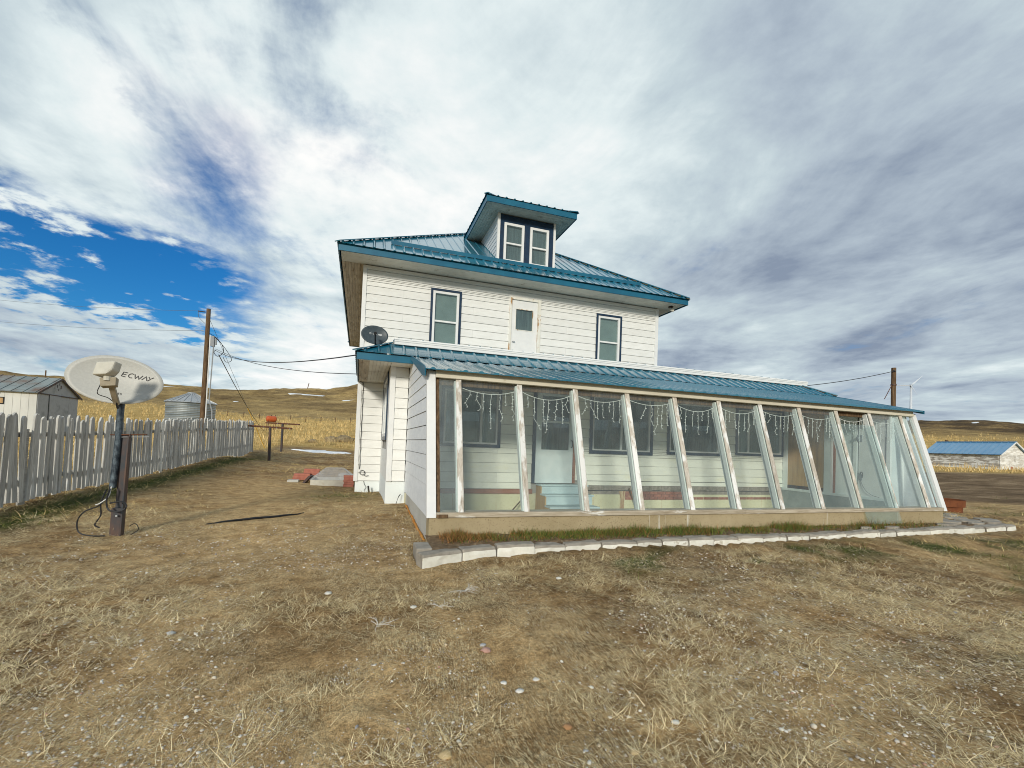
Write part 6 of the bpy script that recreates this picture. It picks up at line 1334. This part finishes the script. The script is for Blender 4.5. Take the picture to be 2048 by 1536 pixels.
def granary():
    x1, y0, y1 = -20.13, 38.2, 42.7; x0 = -31.5; zg = h1(-20.5, 38.2) - .1; ze, zr = 2.42, 3.50; ym = (y0 + y1) / 2
    r = empty('granary', (-25, 40, zg), 'old white granary with peeling paint and rusty tin roof', 'granary')
    B(x0, x1, y0, y1, zg - .3, ze).build('wall', M['granary'], r)
    n = 28; w = (x1 - x0) / n
    for i in range(n): B(x0 + i * w + .008, x0 + (i + 1) * w - .008, y0 - .03, y0 - .002, zg, ze - .01 - .01 * (i % 2)).build('board', M['granary'], r)
    gb = MB().prism([(x1 + .004, y0, ze - .12), (x1 + .004, y1, ze - .12), (x1 + .004, y1, ze), (x1 + .004, ym, zr), (x1 + .004, y0, ze)], (.03, 0, 0)).build('gable', M['granary_tin_shaded'], r)
    for a, b in ((y0 + .02, y0 + 1.10), (y0 + 2.35, y0 + 3.38), (y0 + 3.40, y1 - .02)): B(x1 + .004, x1 + .03, a, b, zg, ze - .14).build('wall_sheet', M['granary_tin_shaded'], r)
    B(x1 + .036, x1 + .07, y0 + 1.16, y0 + 2.30, zg + .05, ze - .16).build('sliding_door', M['granary_tin_shaded'], r); B(x1 + .034, x1 + .08, y0, y1, ze - .16, ze - .10).build('door_rail', M['steel_dark'], r); B(x1 + .002, x1 + .03, y0 + 1.10, y0 + 2.35, zg, ze - .14).build('dark_gap', M['dark'], r); B(x1 + .07, x1 + .14, y0 + 1.75, y0 + 2.1, zg + .55, zg + .95).build('latch_box', M['grey_box'], r)
    for s, ya in ((-1, y0 - .25), (1, y1 + .25)):
        ez = ze - .12; mb = MB(); a = [(x0, ya, ez), (x1 + .14, ya, ez), (x1 + .14, ym, zr + .03), (x0, ym, zr + .03)]; mb.poly(a); mb.poly([(p[0], p[1], p[2] - .03) for p in a][::-1])
        x = x0 + .2
        while x < x1 + .1: mb.bar((x, ya, ez + .02), (x, ym, zr + .05), .05, .04); x += .62
        mb.build('roof', M['rusty_roof'], r)
        MB().bar((x1 + .15, ya, ez - .05), (x1 + .15, ym, zr - .03), .03, .12).build('barge_board', M['steel_dark'], r)
    wdw = empty('window', (-21.9, y0, 1.0)); wdw.parent = r; wdw.matrix_parent_inverse = Matrix.Translation(-base_of(r))
    B(-22.15, -21.75, y0 - .045, y0 - .031, 1.45, 1.92).build('opening', M['dark'], wdw); B(-22.08, -21.82, y0 - .052, y0 - .046, 1.52, 1.86).build('board_patch', M['plywood'], wdw)
    fl = MB()
    for i, (py, pz, l) in enumerate(((ym - .55, 3.0, .18), (ym - .35, 2.85, .2), (ym - .1, 3.02, .16), (ym + .05, 2.8, .24), (ym - .2, 2.65, .12), (ym - .6, 2.75, .1))): fl.box(x1 + .0345, x1 + .037, py, py + l * .5, pz, pz + l)
    fl.build('paint_scars', M['steel_dark'], r)
granary()
def shed():
    x0, x1, y0, y1 = 59.6, 63.8, 27.7, 33.8; zg = -.75; ze, zr = 1.05, 2.22; xm = (x0 + x1) / 2
    r = empty('shed', (61.7, 30.7, zg), 'low weathered shed with blue metal roof beyond the driveway', 'shed')
    B(x0 + .03, x1 - .03, y0 + .03, y1 - .03, zg - .6, ze).build('wall', M['shed_wood'], r); MB().box(x0, x1, y0, y1, zg - .6, zg + .42).build('foundation', M['foundation'], r)
    for k in range(7):
        a = zg + .42 + k * .198; B(x0 - .012, x0 + .03, y0 + .12, y1, a + .008, min(a + .19, ze)).build('board', M['shed_wood'], r)
    k = 0; z = zg + .42
    while z < zr - .05:
        t = min(z + .19, zr - .02); wlo = min(1, max(0, (zr - z) / (zr - ze))) * 2.1; whi = min(1, max(0, (zr - t) / (zr - ze))) * 2.1; wlo = 2.1 if z < ze else wlo; whi = 2.1 if t < ze else whi
        if not (z < .55): MB().prism([(xm - wlo, y0 - .012, z + .006), (xm + wlo, y0 - .012, z + .006), (xm + whi, y0 - .012, t), (xm - whi, y0 - .012, t)], (0, .04, 0)).build('board', M['shed_white'], r)
        else:
            for a, b in ((xm - 2.1, xm - .55), (xm + .45, xm + 2.1)): B(a, b, y0 - .012, y0 + .03, z + .006, t).build('board', M['shed_white'], r)
        z += .19
    d = empty('door', (xm, y0, zg)); d.parent = r; d.matrix_parent_inverse = Matrix.Translation(-base_of(r))
    B(xm - .5, xm + .1, y0 - .02, y0 + .02, zg + .1, .70).build('door_leaf', M['shed_white'], d); B(xm + .11, xm + .42, y0 - .03, y0 + .02, zg, .74).build('door_post', M['shed_wood'], d); B(xm - .42, xm - .05, y0 - .03, y0 - .021, -.55, -.2).build('red_panel', M['brick_new'], d)
    for s, xa in ((-1, x0 - .3), (1, x1 + .3)):
        ez = ze - .1; mb = MB(); a = [(xa, y0 - .25, ez), (xa, y1 + .25, ez), (xm, y1 + .25, zr + .06), (xm, y0 - .25, zr + .06)]; mb.poly(a if s > 0 else a[::-1]); mb.poly([(p[0], p[1], p[2] - .04) for p in (a[::-1] if s > 0 else a)])
        y = y0 - .2
        while y < y1 + .2: mb.bar((xa, y, ez + .015), (xm, y, zr + .075), .05, .03); y += .5
        mb.build('roof', M['roof_shed'], r); MB().bar((xa, y0 - .26, ez - .05), (xm, y0 - .26, zr + .0), .03, .12).build('barge_board', M['white'], r)
    MB().bar((xm, y0 - .25, zr + .09), (xm, y1 + .25, zr + .09), .3, .04).build('ridge_cap', M['roof_shed'], r)
    B(61.5, 64.5, 25.6, 25.9, -1.3, -.55).build('low_wall', M['concrete_grey']); tag(bpy.data.objects['low_wall'], 'low grey concrete wall in front of the blue-roofed shed', 'wall')
    p = h1(70, 41); tag(MB().tube([(73.5, 39.5, h1(73.5, 39.5) - .3), (73.5, 39.5, h1(73.5, 39.5) + 2.3)], .16, 8).build('stub_post', M['pole']), 'short dark post in the straw behind the blue-roofed shed', 'post')
shed()
def fire_ring():
    x, y = 13.98, 7.60; zg = h1(x, y) - .03; r = empty('fire_ring', (x, y, zg), 'rusty round steel fire ring beside the driveway', 'fire ring')
    MB().lathe([(.385, 0), (.385, .14), (.43, .15), (.435, .30), (.44, .32), (.425, .32), (.415, .30), (.40, .15), (.37, .14), (.37, 0)], (x, y, zg), 36).build('ring', M['rust_bright'], r)
    MB().lathe([(.0, .06), (.37, .05)], (x, y, zg), 24).build('ash', M['dark'], r)
fire_ring()
def far_fence():
    r = empty('wire_fence', (-12, 105, 3.5), 'distant wire fence crossing the golden field left of the house', 'fence'); P = []
    for i in range(14):
        x = -30 + i * 3.1; y = 112 - i * .5; z = float(hmesh(x, y)); P.append(Vector((x, y, z))); MB().tube([(x, y, z - .2), (x + random.uniform(-.08, .08), y, z + 1.25)], .08, 6).build('post', M['pole'], r)
    for hgt in (.5, .85, 1.15):
        MB().tube([p + Vector((0, 0, hgt)) for p in P], .012, 4).build('wire', M['wire_grey'], r)
    for i, (x, y, h, lab) in enumerate(((-39.2, 373, 5.2, 'lone leaning post on the hill skyline left of the house'), (-160, 309, 4.5, 'lone thin post on the far left skyline'))):
        z = h1(x, y); tag(MB().tube([(x, y, z - 1), (x + 1.2 * (1 - i), y, z + h)], .28, 6).build('skyline_post', M['pole']), lab, 'post')
far_fence()
